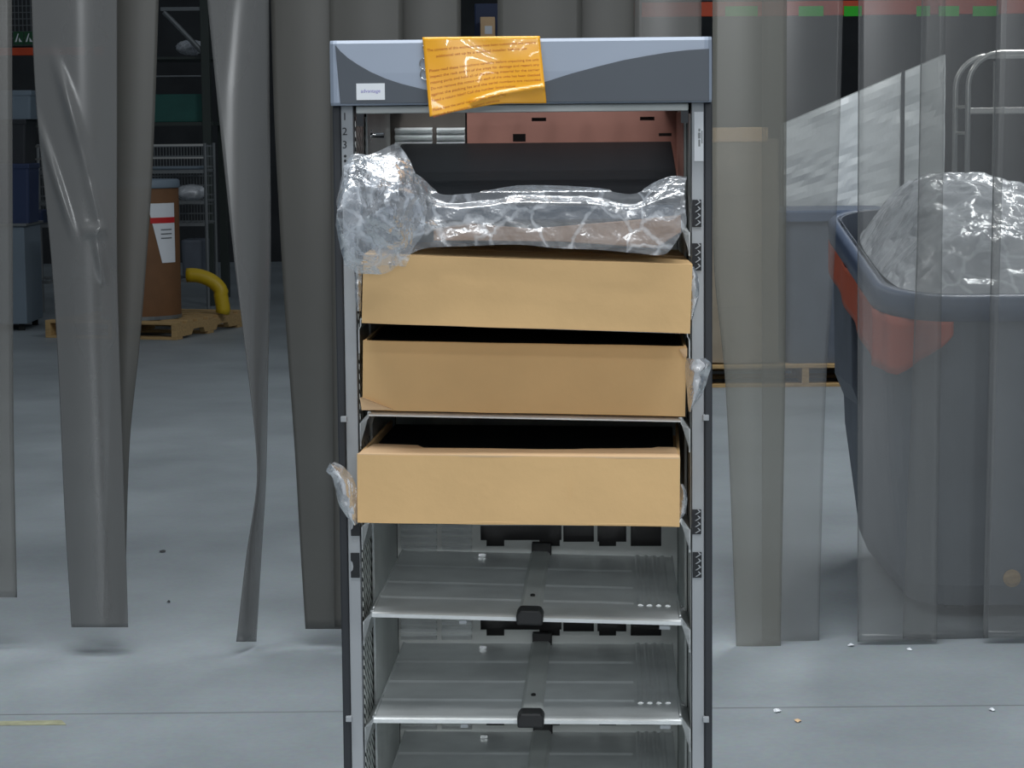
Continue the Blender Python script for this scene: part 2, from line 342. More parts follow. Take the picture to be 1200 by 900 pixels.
# ------------------------------------------------------------------ the rack
ZT, ZB = 1.589, 1.487
rack = rack_thing('server_rack', 'grey and black open equipment rack holding cardboard boxes and metal shelves', 'rack', (0, 0, 0))
for s in (-1, 1):
    MB().box(*sorted((s*.299, s*.2868)), 0.0, .62, .03, 1.487).build('side_panel', M['side_black'], rack, bevel=.002)
    # front post: shallow channel with a folded return
    p = MB().box(*sorted((s*.2864, s*.2665)), .004, .010, .03, 1.487).box(*sorted((s*.2685, s*.2665)), .004, .05, .03, 1.487).box(*sorted((s*.2864, s*.2844)), .004, .05, .03, 1.487)
    post = p.build('front_post', M['post'], rack, bevel=.0012)
    for zc in (rk(600, 490, 0)[1], rk(600, 842, 0)[1]):
        MB().box(*sorted((s*.2935, s*.284)), -.008, .006, zc-.0045, zc+.0045).build('clip', M['post'], post, bevel=.001)
    if s < 0:
        for ch, yy in (('1', 137), ('2', 154.5), ('3', 170)):
            x, z = rk(404, yy, .0035)
            tm = text_mb(ch, .017); tm.xf(Matrix.Translation((x, .0035, z))).build('numeral', M['ink'], post, solid=.0004)
        for yy in (183, 188.5):
            x, z = rk(404.5, yy, .0035)
            MB().lathe([(.0022, 0), (.0022, .0006)], (0, 0, 0), 12).xf(Matrix.Translation((x, .0038, z)) @ Matrix.Rotation(math.pi/2, 4, 'X')).build('dot_mark', M['ink'], post)
        plates = [(416.5, 597, 628), (416.5, 648, 677)]
    else:
        x0, z0 = rk(813.5, 189, .003); x1, z1 = rk(824.5, 131, .003)
        lb = MB().box(x0, x1, .0028, .0042, z0, z1).build('white_label', M['white'], post, bevel=.0004)
        for k, (za, zb_, wx_) in enumerate(((.30, .44, .003), (.46, .58, .004), (.60, .66, .003), (.36, .62, .0015))):
            xq = (x0+x1)/2+(.001 if k < 3 else .005); hz_ = z1-z0
            MB().box(xq-wx_*.6, xq+wx_*.4, .0023, .0028, z0+hz_*za, z0+hz_*zb_).build('print_mark', M['steel_grey'], lb)
        plates = [(816.5, 234, 266), (816.5, 285, 317), (816.5, 597, 626), (817, 647, 677)]
    for k, (cx, ya, yb) in enumerate(plates):
        x, za = rk(cx, yb, .003); _, zb = rk(cx, ya, .003)
        pl = MB().box(x-.0072, x+.0072, .0022, .0046, za, zb).build('slot_plate', M['ink'], post, bevel=.0004)
        if s > 0:
            zz = MB(); n = 4
            for q in range(n):
                zq = za+(zb-za)*(q+.2)/n; hh = (zb-za)/n
                zz.prism([(x-.003, zq), (x+.004, zq+hh*.45), (x+.001, zq+hh*.8), (x+.003, zq+hh*.8), (x+.0065, zq+hh*.45), (x-.0005, zq)], .0012, .0021)
            zz.build('zigzag_mark', M['post'], pl)
        else:
            MB().prism([(x-.0068, za+.010), (x-.004, za+.013), (x-.003, za+.018), (x-.004, za+.025), (x-.0068, za+.028)], .0014, .0021).build('clip', M['post'], pl)
    # inner wall and its perforated front strip
    MB().box(*sorted((s*.2615, s*.2595)), .152, .558, .03, 1.48).build('inner_wall', M['galv_dull'], rack)
    wx = s*.2655
    MB().box(*sorted((wx, wx-s*.0008)), .02, .150, .06, 1.47).build('perforated_strip', M['perf'] if s < 0 else M['galv_dull'], rack)
    MB().tube([(s*.2615, .150, .06), (s*.2615, .150, 1.47)], .002, 6).build('strip_edge', M['bright_edge'] if s < 0 else M['galv_dull'], rack)
MB().box(-.29, .29, .60, .62, .03, 1.487).build('rear_blackout', M['black'], rack, bevel=.002)  # unseen black sheet, added so the cable holes look dark
tc_ = MB().box(-.297, -.235, .0, .62, 1.487, 1.575).box(.235, .2955, .0, .62, 1.487, 1.575).box(-.235, .235, .0, .10, 1.487, 1.575).box(-.235, .235, .585, .62, 1.487, 1.575)  # unseen cover, its centre cut open to let overhead light into the top bay
for k in range(7): tc_.box(-.19+.06*k, -.182+.06*k, .10, .585, 1.560, 1.572)
tc_.build('top_cover', M['side_black'], rack)
MB().box(-.262, .262, .004, .055, 1.4745, 1.4865).build('top_crossbar', M['galv_dull'], rack, bevel=.002)
MB().box(-.30, .30, 0, .62, .0, .03).build('base', M['side_black'], rack, bevel=.004)

# back panel: one sheet with louvres on the left and cable holes on the right of each level
lev_px = [(958, 960), (840, 842), (716, 725.5), (605, 608), (483, 490), (374, 386), (252, 259)]
LEV = [(rk(437, a, 0)[1], rk(800, b, 0)[1]) for a, b in lev_px]
YB = .56
holes = []; louv = []
def lv(px, py): return rk(px, py, YB)
for base_y in (640, 745, 850):
    dz = 0
    for (a, b, t, u) in ((563, 658, 24, 7), (570, 591, 7.2, 0), (632, 656, 7.2, 0), (660, 696, 24, 5), (700, 734, 24, 5), (702, 722, 5.2, 0), (739, 775, 24, 0)):
        x0, z1 = lv(a, base_y-t); x1, z0 = lv(b, base_y-u); holes.append((x0, x1, z0, z1))
    for (a, b) in ((470, 512), (518, 553)):
        for k in range(4):
            x0, z1 = lv(a, base_y-26+k*8.5); x1, z0 = lv(b, base_y-21+k*8.5); holes.append((x0, x1, z0, z1)); louv.append((x0, x1, z0, z1))
bp = MB().holed(-.2585, .2585, .05, rk(600, 200, YB)[1], YB, holes, .002).build('back_panel', M['galv_dull'], rack)
for x0, x1, z0, z1 in louv:
    MB().add([(x0, YB, z0), (x1, YB, z0), (x1, YB-.008, z1), (x0, YB-.008, z1), (x0, YB, z1+.003), (x1, YB, z1+.003)], [(0, 1, 2, 3), (3, 2, 5, 4)]).build('louvre', M['galv'], bp, solid=.001)
# top rear: copper plate right, pink painted in for light off the notice, louvres and a coil left
YP = .55
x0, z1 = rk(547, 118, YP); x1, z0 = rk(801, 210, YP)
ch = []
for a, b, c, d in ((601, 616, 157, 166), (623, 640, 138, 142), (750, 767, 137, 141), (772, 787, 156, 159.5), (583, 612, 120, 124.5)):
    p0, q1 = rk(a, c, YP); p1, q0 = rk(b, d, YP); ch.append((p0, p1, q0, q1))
MB().holed(x0, x1, z0, z1+.01, YP, ch, .002).build('upper_back_plate', M['light_tinted'], rack)
x0, z1 = rk(440, 118, YP); x1, z0 = rk(546, 210, YP)
lh = []
for a, b in ((463, 507), (512, 545)):
    for c in (152, 160, 168):
        p0, q1 = rk(a, c, YP); p1, q0 = rk(b, c+5, YP); lh.append((p0, p1, q0, q1))
ul = MB().holed(x0, x1, z0, z1+.01, YP, [], .002).build('upper_louvre_plate', M['plate_dark'], rack)
for a, b, c, d in lh: MB().add([(a, YP, c), (b, YP, c), (b, YP-.012, d), (a, YP-.012, d), (a, YP, d+.003), (b, YP, d+.003)], [(0, 1, 2, 3), (3, 2, 5, 4)]).build('louvre', M['galv'], ul, solid=.001)
x0, z0 = rk(416, 159, .20); x1, _ = rk(450, 159, .20)
co = MB(); 
co.tube([(x0+(x1-x0)*k/60*.55, .20+.010*math.cos(k*.75), z0+.010*math.sin(k*.75)) for k in range(61)], .0018, 6)
co.tube([(x0-.005, .20, z0), (x1, .20, z0)], .004, 8)
co.build('coil_spring', M['chrome'], rack, smooth=True)
x0, z1 = rk(806, 122, .1); x1, z0 = rk(780, 210, .5)
MB().box(.2575, .2590, .16, .548, z0, 1.474).build('upper_side_plate', M['light_tinted'], rack)  # pink overlay on the inner wall, the same painted-in notice light
for s in (-1, 1):
    MB().box(*sorted((s*.262, s*.250)), .006, .012, 1.455, 1.4745).build('corner_bracket', M['side_black'], rack)

# shelves
def shelf_build(zl, zr, bare):
    hw = .2490; yb = .548; zc = (zl+zr)/2; tilt = math.atan2(zl-zr, .49)
    R = Matrix.Translation((0, 0, zc)) @ Matrix.Rotation(tilt, 4, 'Y')
    m = MB().box(-hw, hw, .010, yb, -.0015, 0)
    m.prism([(.010, -.0015), (.010, 0), (.002, -.0015), (-.001, -.004), (-.001, -(.010 if bare else .006)), (.003, -(.011 if bare else .007)), (.003, -.004)], -hw, hw, 'x')   # rolled front lip
    for yc, hgt in ((.12, .002), (.25, .002), (.40, .002)):        # cross ribs
        m.prism([(yc-.012, 0), (yc-.004, hgt), (yc+.004, hgt), (yc+.012, 0)], -hw, -.012, 'x'); m.prism([(yc-.012, 0), (yc-.004, hgt), (yc+.004, hgt), (yc+.012, 0)], .022, hw-.075, 'x')
    for xc in (.185, .200, .215, .230):                             # long ribs on the right
        m.prism([(xc-.005, 0), (xc-.002, .0025), (xc+.002, .0025), (xc+.005, 0)], .10, yb, 'y')
    m.prism([(-hw, 0), (-hw, .0025), (-hw+.002, .0025), (-hw+.002, 0)], .02, yb, 'y'); m.prism([(hw-.002, 0), (hw-.002, .0025), (hw, .0025), (hw, 0)], .02, yb, 'y')
    sh = m.xf(R).build('shelf', M['galv'], rack)
    for s in (-1, 1):                                                # stepped bracket that carries the shelf
        zz = zl if s < 0 else zr
        pr = [(.2460, .001), (.2510, .001), (.2510, -.012), (.2640, -.018), (.2640, -.055), (.2620, -.055), (.2620, -.0160), (.2492, -.0100), (.2492, -.001), (.2460, -.001)]
        if abs(zl-LEV[5][0]) < 1e-6: pr = [(.2460, .001), (.2608, .001), (.2608, -.012), (.2640, -.018), (.2640, -.055), (.2620, -.055), (.2620, -.0165), (.2590, -.0110), (.2590, -.001), (.2460, -.001)]
        MB().prism([(s*x, zz+z) for x, z in (pr if s > 0 else pr[::-1])], .002, .145).build('shelf_bracket', M['bright_edge'], rack)
    if bare:
        cx = .0065
        r = MB().box(cx-.018, cx+.018, .0, .535, .0, .003)
        r.prism([(cx-.018, .003), (cx-.013, .007), (cx+.013, .007), (cx+.018, .003)], .0, .535)
        r.xf(R).build('centre_rail', M['galv_dull'], sh)
        k = MB().prism([(cx-.021, -.012), (cx-.022, .004), (cx-.016, .012), (cx+.016, .012), (cx+.022, .004), (cx+.021, -.012)], -.022, .02)
        k.xf(R).build('knob', M['black'], sh, bevel=.003)
        MB().lathe([(.004, 0), (.004, .003), (.002, .004)], (cx, .12, .007), 12).xf(R).build('rivet', M['black'], sh)
        MB().box(cx-.016, cx+.020, .535, .552, -.002, .022).xf(R).build('rear_catch', M['black'], sh, bevel=.002)
        MB().box(-.105, -.092, .50, .51, .0005, .006).xf(R).build('rear_tab', M['bright_edge'], sh)
        MB().box(.215, .232, .006, .012, -.019, -.013).xf(R).build('front_tab', M['post'], sh)
        MB().box(-.108, -.096, .006, .012, -.019, -.013).xf(R).build('front_tab', M['post'], sh)
    return tilt
TILT = [shelf_build(a, b, i < 3) for i, (a, b) in enumerate(LEV)]
def shelf_z(i, x): a, b = LEV[i]; return (a+b)/2-(a-b)*x/.49
# a lower bay closed by more shelves out of view
for zz in (.18,):
    shelf_build(zz, zz, True)

# ------------------------------------------------------------------ fascia (bezel) on top
fx = lambda px, py: rk(px, py, -.030)
def fasc():
    x0, x1 = -.2990, .2975
    # cross-section with rounded top nose, extruded along x, ends drawn in
    prof = [(.03, ZB), (-.026, ZB), (-.030, ZB+.004), (-.0305, ZB+.05), (-.029, ZT-.006), (-.025, ZT-.001), (.03, ZT), (.03, ZT-.01)]
    m = MB(); rings = []
    for x, dy in ((x0, .010), (x0+.006, .002), (x0+.012, 0), (x1-.012, 0), (x1-.006, .002), (x1, .010)):
        rings.append([(x, y+(dy if y < 0 else 0), z) for y, z in prof])
    return m.loft(rings)
bez = fasc().build('fascia', M['bezel'], rack, bevel=.001)
def inlay(pts):
    return MB().prism([fx(*p) for p in pts], -.0318, -.026)
L_ = [(393, 53), (399, 60), (408, 68), (420, 76), (435, 84.5), (452, 92), (470, 98), (500, 105.5), (540, 112), (570, 113), (600, 107), (640, 95.5), (670, 86), (700, 78), (730, 70.5), (760, 65), (785, 61), (805, 58.7), (831, 57), (831, 118.5), (399, 121.5)]
inlay(L_).build('dark_inlay', M['inlay'], bez, bevel=.0006)
# chrome letters that end behind the orange notice
for px, py, r, a0, a1 in ((500, 56.5, .0060, 150, 215), (499, 75, .0095, 60, 300), (499, 87, .0085, 60, 300)):
    x, z = fx(px, py)
    MB().tube([(x+r*math.cos(math.radians(a0+(a1-a0)*k/20)), -.0312, z+r*math.sin(math.radians(a0+(a1-a0)*k/20))) for k in range(21)], .0011, 6).build('emblem', M['chrome'], bez, smooth=True)
x0, z0 = fx(418, 117.3); x1, z1 = fx(451, 97.6)
stk = MB().box(x0, x1, -.0326, -.0317, z0, z1).build('sticker', M['white'], bez); stk['label'] = 'small white sticker with lilac lettering'
tm = text_mb('advantage', .0078); tm.xf(Matrix.Translation(((x0+x1)/2, -.0329, (z0+z1)/2+.001))).build('lettering', M['lilac'], stk)

# ------------------------------------------------------------------ orange notice hung over the fascia
TT = [(495, 41.0), (632.5, 40.3)]
def tag_px(u, v):
    yb_ = smoothtab([(0, 137), (.25, 130), (.5, 123.5), (.62, 121.5), (.8, 121.2), (1, 121)], u)
    xl = 495+8.5*v; xr = 632.5+8*v
    yt = 43.2-.7*u
    return xl+(xr-xl)*u, yt+(yb_-yt)*v
def tag_y(u, v):
    y = -.0375-.016*v**1.6-.0015*math.sin(5*u+3*v)-.001*math.sin(11*u-4*v)
    # the lower right is bent back along a slanting crease
    c = 1.02-.27*u
    d = v-c
    if u > .35 and d > -.06: y += -.004*math.exp(-(d/.03)**2)+max(0, d)*.05
    return y
def tag_pt(u, v, e=0):
    px, py = tag_px(u, v); y = tag_y(u, v)-e; x, z = rk(px, py, y); return Vector((x, y, z))
note = rack_thing('notice', 'bright orange printed notice hanging over the front of the rack top', 'sign', tuple(tag_pt(.5, 1)))
nb = tag_pt(.5, 1)
def note_fn(u, v):
    if v < .12:                                   # over the top edge, towards the back
        t = v/.12; a = tag_pt(u, 0); return Vector((a.x, .02+(a.y-.02)*t**.8, ZT+.0022))
    return tag_pt(u, (v-.12)/.88)
MB().grid(note_fn, 40, 44).build('sheet', M['orange_tag'], note, off=nb, solid=.0006, smooth=True)
lines = [(.10, .03, .96, 'The contents of this enclosure may have been customized and require'), (.185, .10, .88, 'additional set up by a qualified installer before use'),
         (.36, .03, .97, 'Please read these instructions carefully before unpacking the unit'), (.435, .03, .97, 'Inspect the rack and all of the trays for damage and report any'), (.51, .03, .97, 'missing parts and hold all of the packing material for the carrier'),
         (.585, .03, .97, 'Do not remove this notice until each of the units has been checked'), (.66, .03, .97, 'against the packing list and the serial numbers are recorded'), (.735, .03, .75, 'Need a return label? Call the number listed below'),
         (.855, .03, .66, 'Please have the serial number ready when calling'), (.93, .03, .60, 'and ask for customer support services')]
ink = MB()
for v, u0, u1, s_ in lines:
    t = text_mb(s_, 1.0, 'LEFT'); xs = [p.x for p in t.v]; wd = max(xs)
    sk = lambda u: -.10*(u-.5)                    # print runs slightly uphill
    t.v = [tag_pt(u0+(u1-u0)*p.x/wd, v+sk(u0+(u1-u0)*p.x/wd)*.9+.03-p.z*.05, .0006) for p in t.v]
    ink.add(t.v, t.f)
ink.build('print', M['tag_ink'], note, off=nb)

# ------------------------------------------------------------------ cardboard boxes on the shelves
def card_surface(m, amp=.0012, sc_=9):
    m.v = [p+Vector((noise.noise(p*sc_), noise.noise(p*sc_+Vector((7, 3, 1))), noise.noise(p*sc_+Vector((1, 9, 4)))))*amp for p in m.v]; return m
def fine_box(x0, x1, y0, y1, z0, z1, nx=24, ny=6, nz=6):
    m = MB()
    for (f, a, b) in ((lambda u, v: (x0+(x1-x0)*u, y0, z0+(z1-z0)*v), nx, nz), (lambda u, v: (x1-(x1-x0)*u, y1, z0+(z1-z0)*v), nx, nz),
                      (lambda u, v: (x0, y1-(y1-y0)*u, z0+(z1-z0)*v), ny, nz), (lambda u, v: (x1, y0+(y1-y0)*u, z0+(z1-z0)*v), ny, nz),
                      (lambda u, v: (x0+(x1-x0)*u, y0+(y1-y0)*v, z1), nx, ny), (lambda u, v: (x0+(x1-x0)*u, y1-(y1-y0)*v, z0), nx, ny)):
        m.grid(f, a, b)
    return m
BYAW = {}
def carton(idx, pxs, yf, label, closed, depth=.44):
    (xlb, ylb), (xrb, yrb), (xlt, ylt), (xrt, yrt) = pxs            # front face corners seen in the photo
    a = rk(xlb, ylb, yf); b = rk(xrb, yrb, yf); c = rk(xlt, ylt, yf); d = rk(xrt, yrt, yf)
    x0 = (a[0]+c[0])/2; x1 = (b[0]+d[0])/2; h = ((c[1]-a[1])+(d[1]-b[1]))/2; roll = math.atan2(a[1]-b[1], x1-x0)
    zmid = shelf_z(idx, (x0+x1)/2)+.0045
    hw = min((x1-x0)/2, .2565 if idx == 4 else .2520); cx = (x0+x1)/2; yaw = 0
    if idx == 4: cx = max(-.001, min(.001, cx))
    else: yaw = math.asin(max(-.06, min(.06, cx*.6/(depth/2)))); cx *= .4     # the box stands a little askew
    base = (cx, yf+depth/2, zmid); h -= .002
    root = rack_thing('cardboard_box', label, 'box', base, 'cardboard boxes on the rack shelves'); BYAW[idx] = yaw
    # the box leans with its shelf
    root.rotation_euler = (0, TILT[idx], TH+yaw)
    y0, y1 = -depth/2, depth/2; t = .005
    if closed:
        body = card_surface(fine_box(-hw, hw, y0, y1, 0, h), .0008)
        body.build('body', M['card'], root, bevel=.0015)
        MB().box(-hw+.03, hw-.02, y0-.0005, y0+.0005, h*.5-.0006, h*.5+.0006)
        MB().box(-hw, hw, -.0012, .0012, h, h+.0008).build('flap_seam', M['card_in'], root)
    else:
        m = MB()
        m.add(*(lambda q: (q.v, q.f))(fine_box(-hw, hw, y0, y0+t, 0, h, 26, 1, 6)))
        m.box(-hw, hw, y1-t, y1, 0, h-.022).box(-hw, -hw+t, y0, y1, 0, h).box(hw-t, hw, y0, y1, 0, h).box(-hw, hw, y0, y1, 0, t)
        card_surface(m, .0009).build('body', M['card'], root, bevel=.0012)
    return root, base, hw, h, y0, y1, x0, x1
b1 = carton(5, ((423, 377), (809, 388), (424, 296), (809, 304.5)), -.125, 'brown cardboard box, topmost of the three, with a plastic-bagged black device above', True)
b2 = carton(4, ((420, 478.5), (804, 488.5), (421, 396.5), (803, 404)), -.012, 'brown cardboard box, middle of the three, with a crushed lower left corner', False)
b3 = carton(3, ((416.5, 612), (796.5, 615), (418, 530.5), (797, 534)), -.095, 'brown cardboard box, lowest of the three, with its cut-out front flap folded in', False)
# box three: folded top flap with a wide cut-out; box two: crushed corner fold
root, base, hw, h, y0, y1, x0, x1 = b3
pts = [(-hw, y0), (hw, y0), (hw-.004, y0+.05), (hw-.006, y0+.115), (hw-.035, y0+.115), (hw-.045, y0+.10), (.10, y0+.085), (.085, y0+.078), (.03, y0+.075), (-.05, y0+.075), (-.155, y0+.078), (-.168, y0+.11), (-hw+.012, y0+.12)]
card_surface(MB().prism(pts, h-.002, h+.002, 'z'), .001).build('top_flap', M['card_in'], root, bevel=.0008)
MB().box(.080, .0815, y0-.0006, y0+.001, h*.38, h*.72).build('crease', M['card'], root)
root, base, hw, h, y0, y1, x0, x1 = b2
MB().add([(-hw-.004, y0-.002, .020), (-hw+.002, y0-.006, .021), (-hw+.05, y0-.0025, .002), (-hw-.001, y0-.003, .0005)], [(0, 1, 2, 3)]).build('crushed_corner', M['card_in'], root, solid=.002)
MB().add([(hw-.012, y0-.002, h-.004), (hw+.001, y0-.003, h-.002), (hw+.001, y0-.004, h-.016), (hw-.004, y0-.002, h-.018)], [(0, 1, 2, 3)]).build('torn_corner', M['card_in'], root, solid=.0015)

# black units lying in the open boxes
def unit(bx, idx, lab, hgt):
    root, base, hw, h, y0, y1, x0, x1 = bx
    o = rack_thing('server_unit', lab, 'server', (base[0], base[1], base[2]+.0085), 'black units in the open boxes')
    o.rotation_euler = (0, TILT[idx], TH+BYAW[idx])
    MB().box(-hw+.012, hw-.012, y0+.02, y1-.012, 0, hgt-.012).build('chassis', M['black'], o, bevel=.003)
    MB().box(-hw+.010, hw-.010, y0+.018, y1-.010, hgt-.012, hgt).build('lid', M['device'], o, bevel=.003)
unit(b2, 4, 'black flat unit lying in the middle cardboard box', b2[3]-.008)
unit(b3, 3, 'black flat unit lying in the lowest cardboard box', b3[3]-.014)

# ------------------------------------------------------------------ bagged device on the top shelf
DF = -.105                                   # its front stands out of the rack
xl, zt = rk(432, 236, DF); xr, zt2 = rk(797, 231, DF); _, zb = rk(600, 262, DF)
zbk = rk(600, 167, .49)[1]
dev = rack_thing('bagged_device', 'flat black device in a clear bag, tilted up above the topmost box', 'device', ((xl+xr)/2, DF, zb))
dh = (zt+zt2)/2-zb; dhw = (xr-xl)/2; dl = .60; da = math.atan2(zbk-(zb+dh), .49-DF)
RD = Matrix.Rotation(da, 4, 'X')
MB().box(-dhw, dhw, 0, dl, 0, dh-.006).xf(RD).build('chassis', M['side_black'], dev, bevel=.003)
MB().box(-dhw-.001, dhw+.001, -.001, dl, dh-.006, dh).xf(RD).build('lid', M['device'], dev, bevel=.002)
MB().box(-dhw+.01, dhw-.01, -.003, 0, .006, dh-.010).xf(RD).build('front_panel', M['inlay'], dev, bevel=.001)
MB().box(-.05, .05, dl-.06, dl, -.001-.0, .0).xf(RD)

def crump(p, a, s1=8, s2=21):
    n = 1-2*abs(noise.noise(p*s1)); n2 = 1-2*abs(noise.noise(p*s2+Vector((5, 2, 8))))
    return a*(n*.65+n2*.35)
# film over the device front, drawn from a top outline to a bottom outline
top = [(395, 236), (402, 200), (412, 182), (432, 182), (455, 190), (490, 205), (515, 225), (545, 226), (575, 222), (605, 217), (650, 217), (700, 220), (740, 226), (768, 212), (785, 206), (802, 207)]
bot = [(395, 262), (402, 300), (415, 317), (432, 320), (455, 318), (475, 300), (500, 290), (545, 288), (605, 286), (650, 290), (700, 292), (745, 296), (778, 297), (790, 283), (802, 262)]
B1TOP = b1[1][2]+b1[3]+.004
def bag_fn(u, v):
    px = 395+407*u; a = smoothtab(top, px); b = smoothtab(bot, px); py = a+(b-a)*v
    bulge = .055*max(0, 1-(px-395)/110)**.7*math.sin(math.pi*min(1, v*.9+.1))
    y = interp_c([(0, DF+.05), (.12, DF+.02), (.28, DF-.012), (.6, DF-.02), (.85, DF-.028), (1, DF-.03)], v)[0]-bulge
    if px < 430: y = min(y, -.035-bulge)
    x, z = rk(px, py, y); p = Vector((x, y, z)); q = Vector((x*1.0, v*.12, z))
    c = crump(q, .017 if px < 520 else .010)
    p.y -= c+.012; p.z += .3*crump(q+Vector((3, 3, 3)), .008)*math.sin(math.pi*v); p.x += .4*crump(q+Vector((9, 1, 3)), .008)
    if p.z < zb+dh+.012: p.y = min(p.y, DF-.009)
    if p.y > DF-.009 and px > 424: p.z = max(p.z, zb+dh+(p.y-DF)*math.tan(da)+.009)
    if p.z < zb+.02: p.y = min(p.y, -.131)
    return p
bag = MB().grid(bag_fn, 150, 60)
# second layer: the loose folded end at the left, and the film lying back over the lid
def bag2(u, v):
    px = 404+(62+34*math.sin(math.pi*min(1, v*.9))+9*noise.noise(Vector((v*5, 2, 1))))*u; py = 196+118*v-26*u*(1-v); y = -.125-.05*math.sin(math.pi*u)*math.sin(math.pi*v)-.02
    x, z = rk(px, py, y); p = Vector((x, y, z)); p.y -= crump(p*1.3, .022, 9, 20); p.z += crump(p+Vector((4, 4, 4)), .006); p.y = min(p.y, -.131); return p
bag.grid(bag2, 50, 50)
tag(bag.build('plastic_bag', M['bag'], space='rack', smooth=True), 'crumpled clear plastic bag around the black device on top', 'bag')

# brown packing paper between film and box
def pap(u, v):
    px = 508+290*u; y0_ = interp_c([(0, 268), (.15, 262), (.4, 268), (.6, 263), (.8, 258), (1, 252)], u)[0]; y1_ = interp_c([(0, 282), (.5, 283), (.9, 291), (1, 272)], u)[0]
    py = y0_+(y1_-y0_)*v; y = DF-.008-.006*v
    x, z = rk(px, py, y); p = Vector((x, y, z)); p.y += crump(p, .004, 8, 20); p.y = min(p.y, DF-.006); p.z = max(B1TOP+.009, p.z); return p
tag(MB().grid(pap, 60, 14).build('packing_paper', M['paper'], space='rack', solid=.001, smooth=True), 'crumpled brown packing paper lying on the topmost cardboard box', 'paper')

# plastic bag ends that stick out beside the boxes
def bag_end(outline, yl, label, m='bag_white', bul=.02, n=28):
    # outline: rows of (py, px_left, px_right)
    def fn(u, v):
        y_ = outline[0][0]+(outline[-1][0]-outline[0][0])*v
        a = smoothtab([(r[0], r[1]) for r in outline], y_); b = smoothtab([(r[0], r[2]) for r in outline], y_)
        px = a+(b-a)*u; x, z = rk(px, y_, yl); p = Vector((x, yl, z))
        p.y -= bul*math.sin(math.pi*u)+crump(p*1.6, .012, 14, 34); return p
    return tag(MB().grid(fn, n, n).build('plastic_bag', M[m], space='rack', smooth=True), label, 'bag')
bag_end([(541, 388, 392), (546, 385, 402), (552, 383, 408), (556, 388, 412), (570, 393, 418), (590, 398, 420), (603, 406, 420), (613, 414, 420)], -.075, 'crumpled plastic bag end sticking out left of the lowest cardboard box')
bag_end([(419, 805, 826), (425, 803, 833), (440, 803, 830), (460, 805, 823), (474, 806, 813), (481, 807, 809)], -.022, 'crumpled plastic bag end sticking out right of the middle cardboard box')
bag_end([(312, 808, 813), (325, 808, 818), (345, 808, 819), (362, 808, 815), (374, 808, 811)], -.022, 'thin plastic bag end showing right of the topmost cardboard box', bul=.006)
bag_end([(312, 415, 425), (330, 416, 424), (350, 417, 424), (364, 419, 424)], -.03, 'thin plastic bag end showing left of the topmost cardboard box', bul=.006)
bag_end([(566, 796, 800), (575, 797, 804), (590, 796, 805), (603, 795, 801), (609, 794, 796)], -.03, 'thin plastic bag end showing right of the lowest cardboard box', bul=.006)

# ------------------------------------------------------------------ strip curtain
def strip(rows, Y, m, label, w0=None, sgn=1, bow=.006, twist=0, ridges=()):
    # rows: (py, px_left, px_right); the vinyl hangs from the rail, curls and twists
    tl = [(r[0], r[1]) for r in rows]; tr = [(r[0], r[2]) for r in rows]
    yb_ = rows[-1][0]; ytop = -308
    px_m = Y/F
    wmax = w0 or max((r[2]-r[1]) for r in rows)*px_m
    def fn(u, v):
        py = ytop+(yb_-ytop)*v
        a = smoothtab(tl, py); b = smoothtab(tr, py); px = a+(b-a)*u
        wv = (b-a)*px_m; dd = twist*math.sqrt(max(0, wmax*wmax-wv*wv))*sgn*min(1, max(0, (py+200)/300))
        y = Y+dd*(u-.5)-bow*math.sin(math.pi*u)+.004*math.sin(py*.006+Y*9)*min(1, max(0, (py+200)/200))
        for (ax, ay, bx, by, hgt, wd) in ridges:             # pinched folds in the vinyl
            t = ((px-ax)*(bx-ax)+(py-ay)*(by-ay))/((bx-ax)**2+(by-ay)**2)
            if -.15 < t < 1.15:
                d = ((px-ax)*(by-ay)-(py-ay)*(bx-ax))/math.hypot(bx-ax, by-ay)
                y -= hgt*math.exp(-(d/wd)**2)*math.sin(math.pi*min(1, max(0, (t+.15)/1.3)))
        y = max(y, 6.30)
        p = W(px, py, y); return p
    o = MB().grid(fn, 60 if ridges else 14, 200 if ridges else 90).build('curtain_strip', M[m], solid=.0025, smooth=True)
    return tag(o, label, 'curtain strip', 'vinyl strips of the doorway curtain')
strip([(0, -78, 14), (300, -78, 15), (500, -76, 16), (700, -72, 20)], 6.47, 'strip_half', 'cloudy vinyl strip cut off by the left edge of the view')
strip([(0, 128, 186), (120, 129, 182), (230, 131, 177), (400, 131, 164), (520, 128, 152), (735, 120, 146)], 6.52, 'strip_dull', 'dull vinyl strip, second from the left, narrowing beside the open gap')
strip([(0, 37, 137), (80, 40, 137), (150, 45, 137), (300, 60, 137), (420, 68, 140), (600, 76, 146), (735, 84, 150)], 6.42, 'strip_cloudy', 'wide shiny vinyl strip hanging before the fibre drum', bow=.035, ridges=((66, 70, 100, 190, .016, 6), (44, 140, 84, 268, .016, 5), (100, 190, 128, 300, .012, 7), (98, 272, 124, 268, .012, 6), (112, 275, 122, 330, .012, 5)))
strip([(0, 243, 315), (150, 258, 316), (300, 274, 317), (430, 290, 314), (520, 300, 312.5), (570, 301, 311), (650, 289, 306), (752, 277, 300)], 6.46, 'strip_cloudy', 'twisted vinyl strip tapering to a thin curled tail left of the rack', w0=.17, bow=.02, twist=.6)
strip([(0, 317, 400), (150, 322, 402), (350, 333, 404), (520, 345, 406), (640, 352, 408), (737, 358, 412)], 6.50, 'strip_dull', 'dull grey vinyl strip directly left of the rack')
strip([(0, 386, 472), (735, 392, 474)], 6.45, 'strip_dull', 'dull vinyl strip above the white sticker, behind the rack')
strip([(0, 462, 540), (735, 464, 542)], 6.52, 'strip_dull', 'dull vinyl strip behind the rack, left of the dark gap over the orange notice')
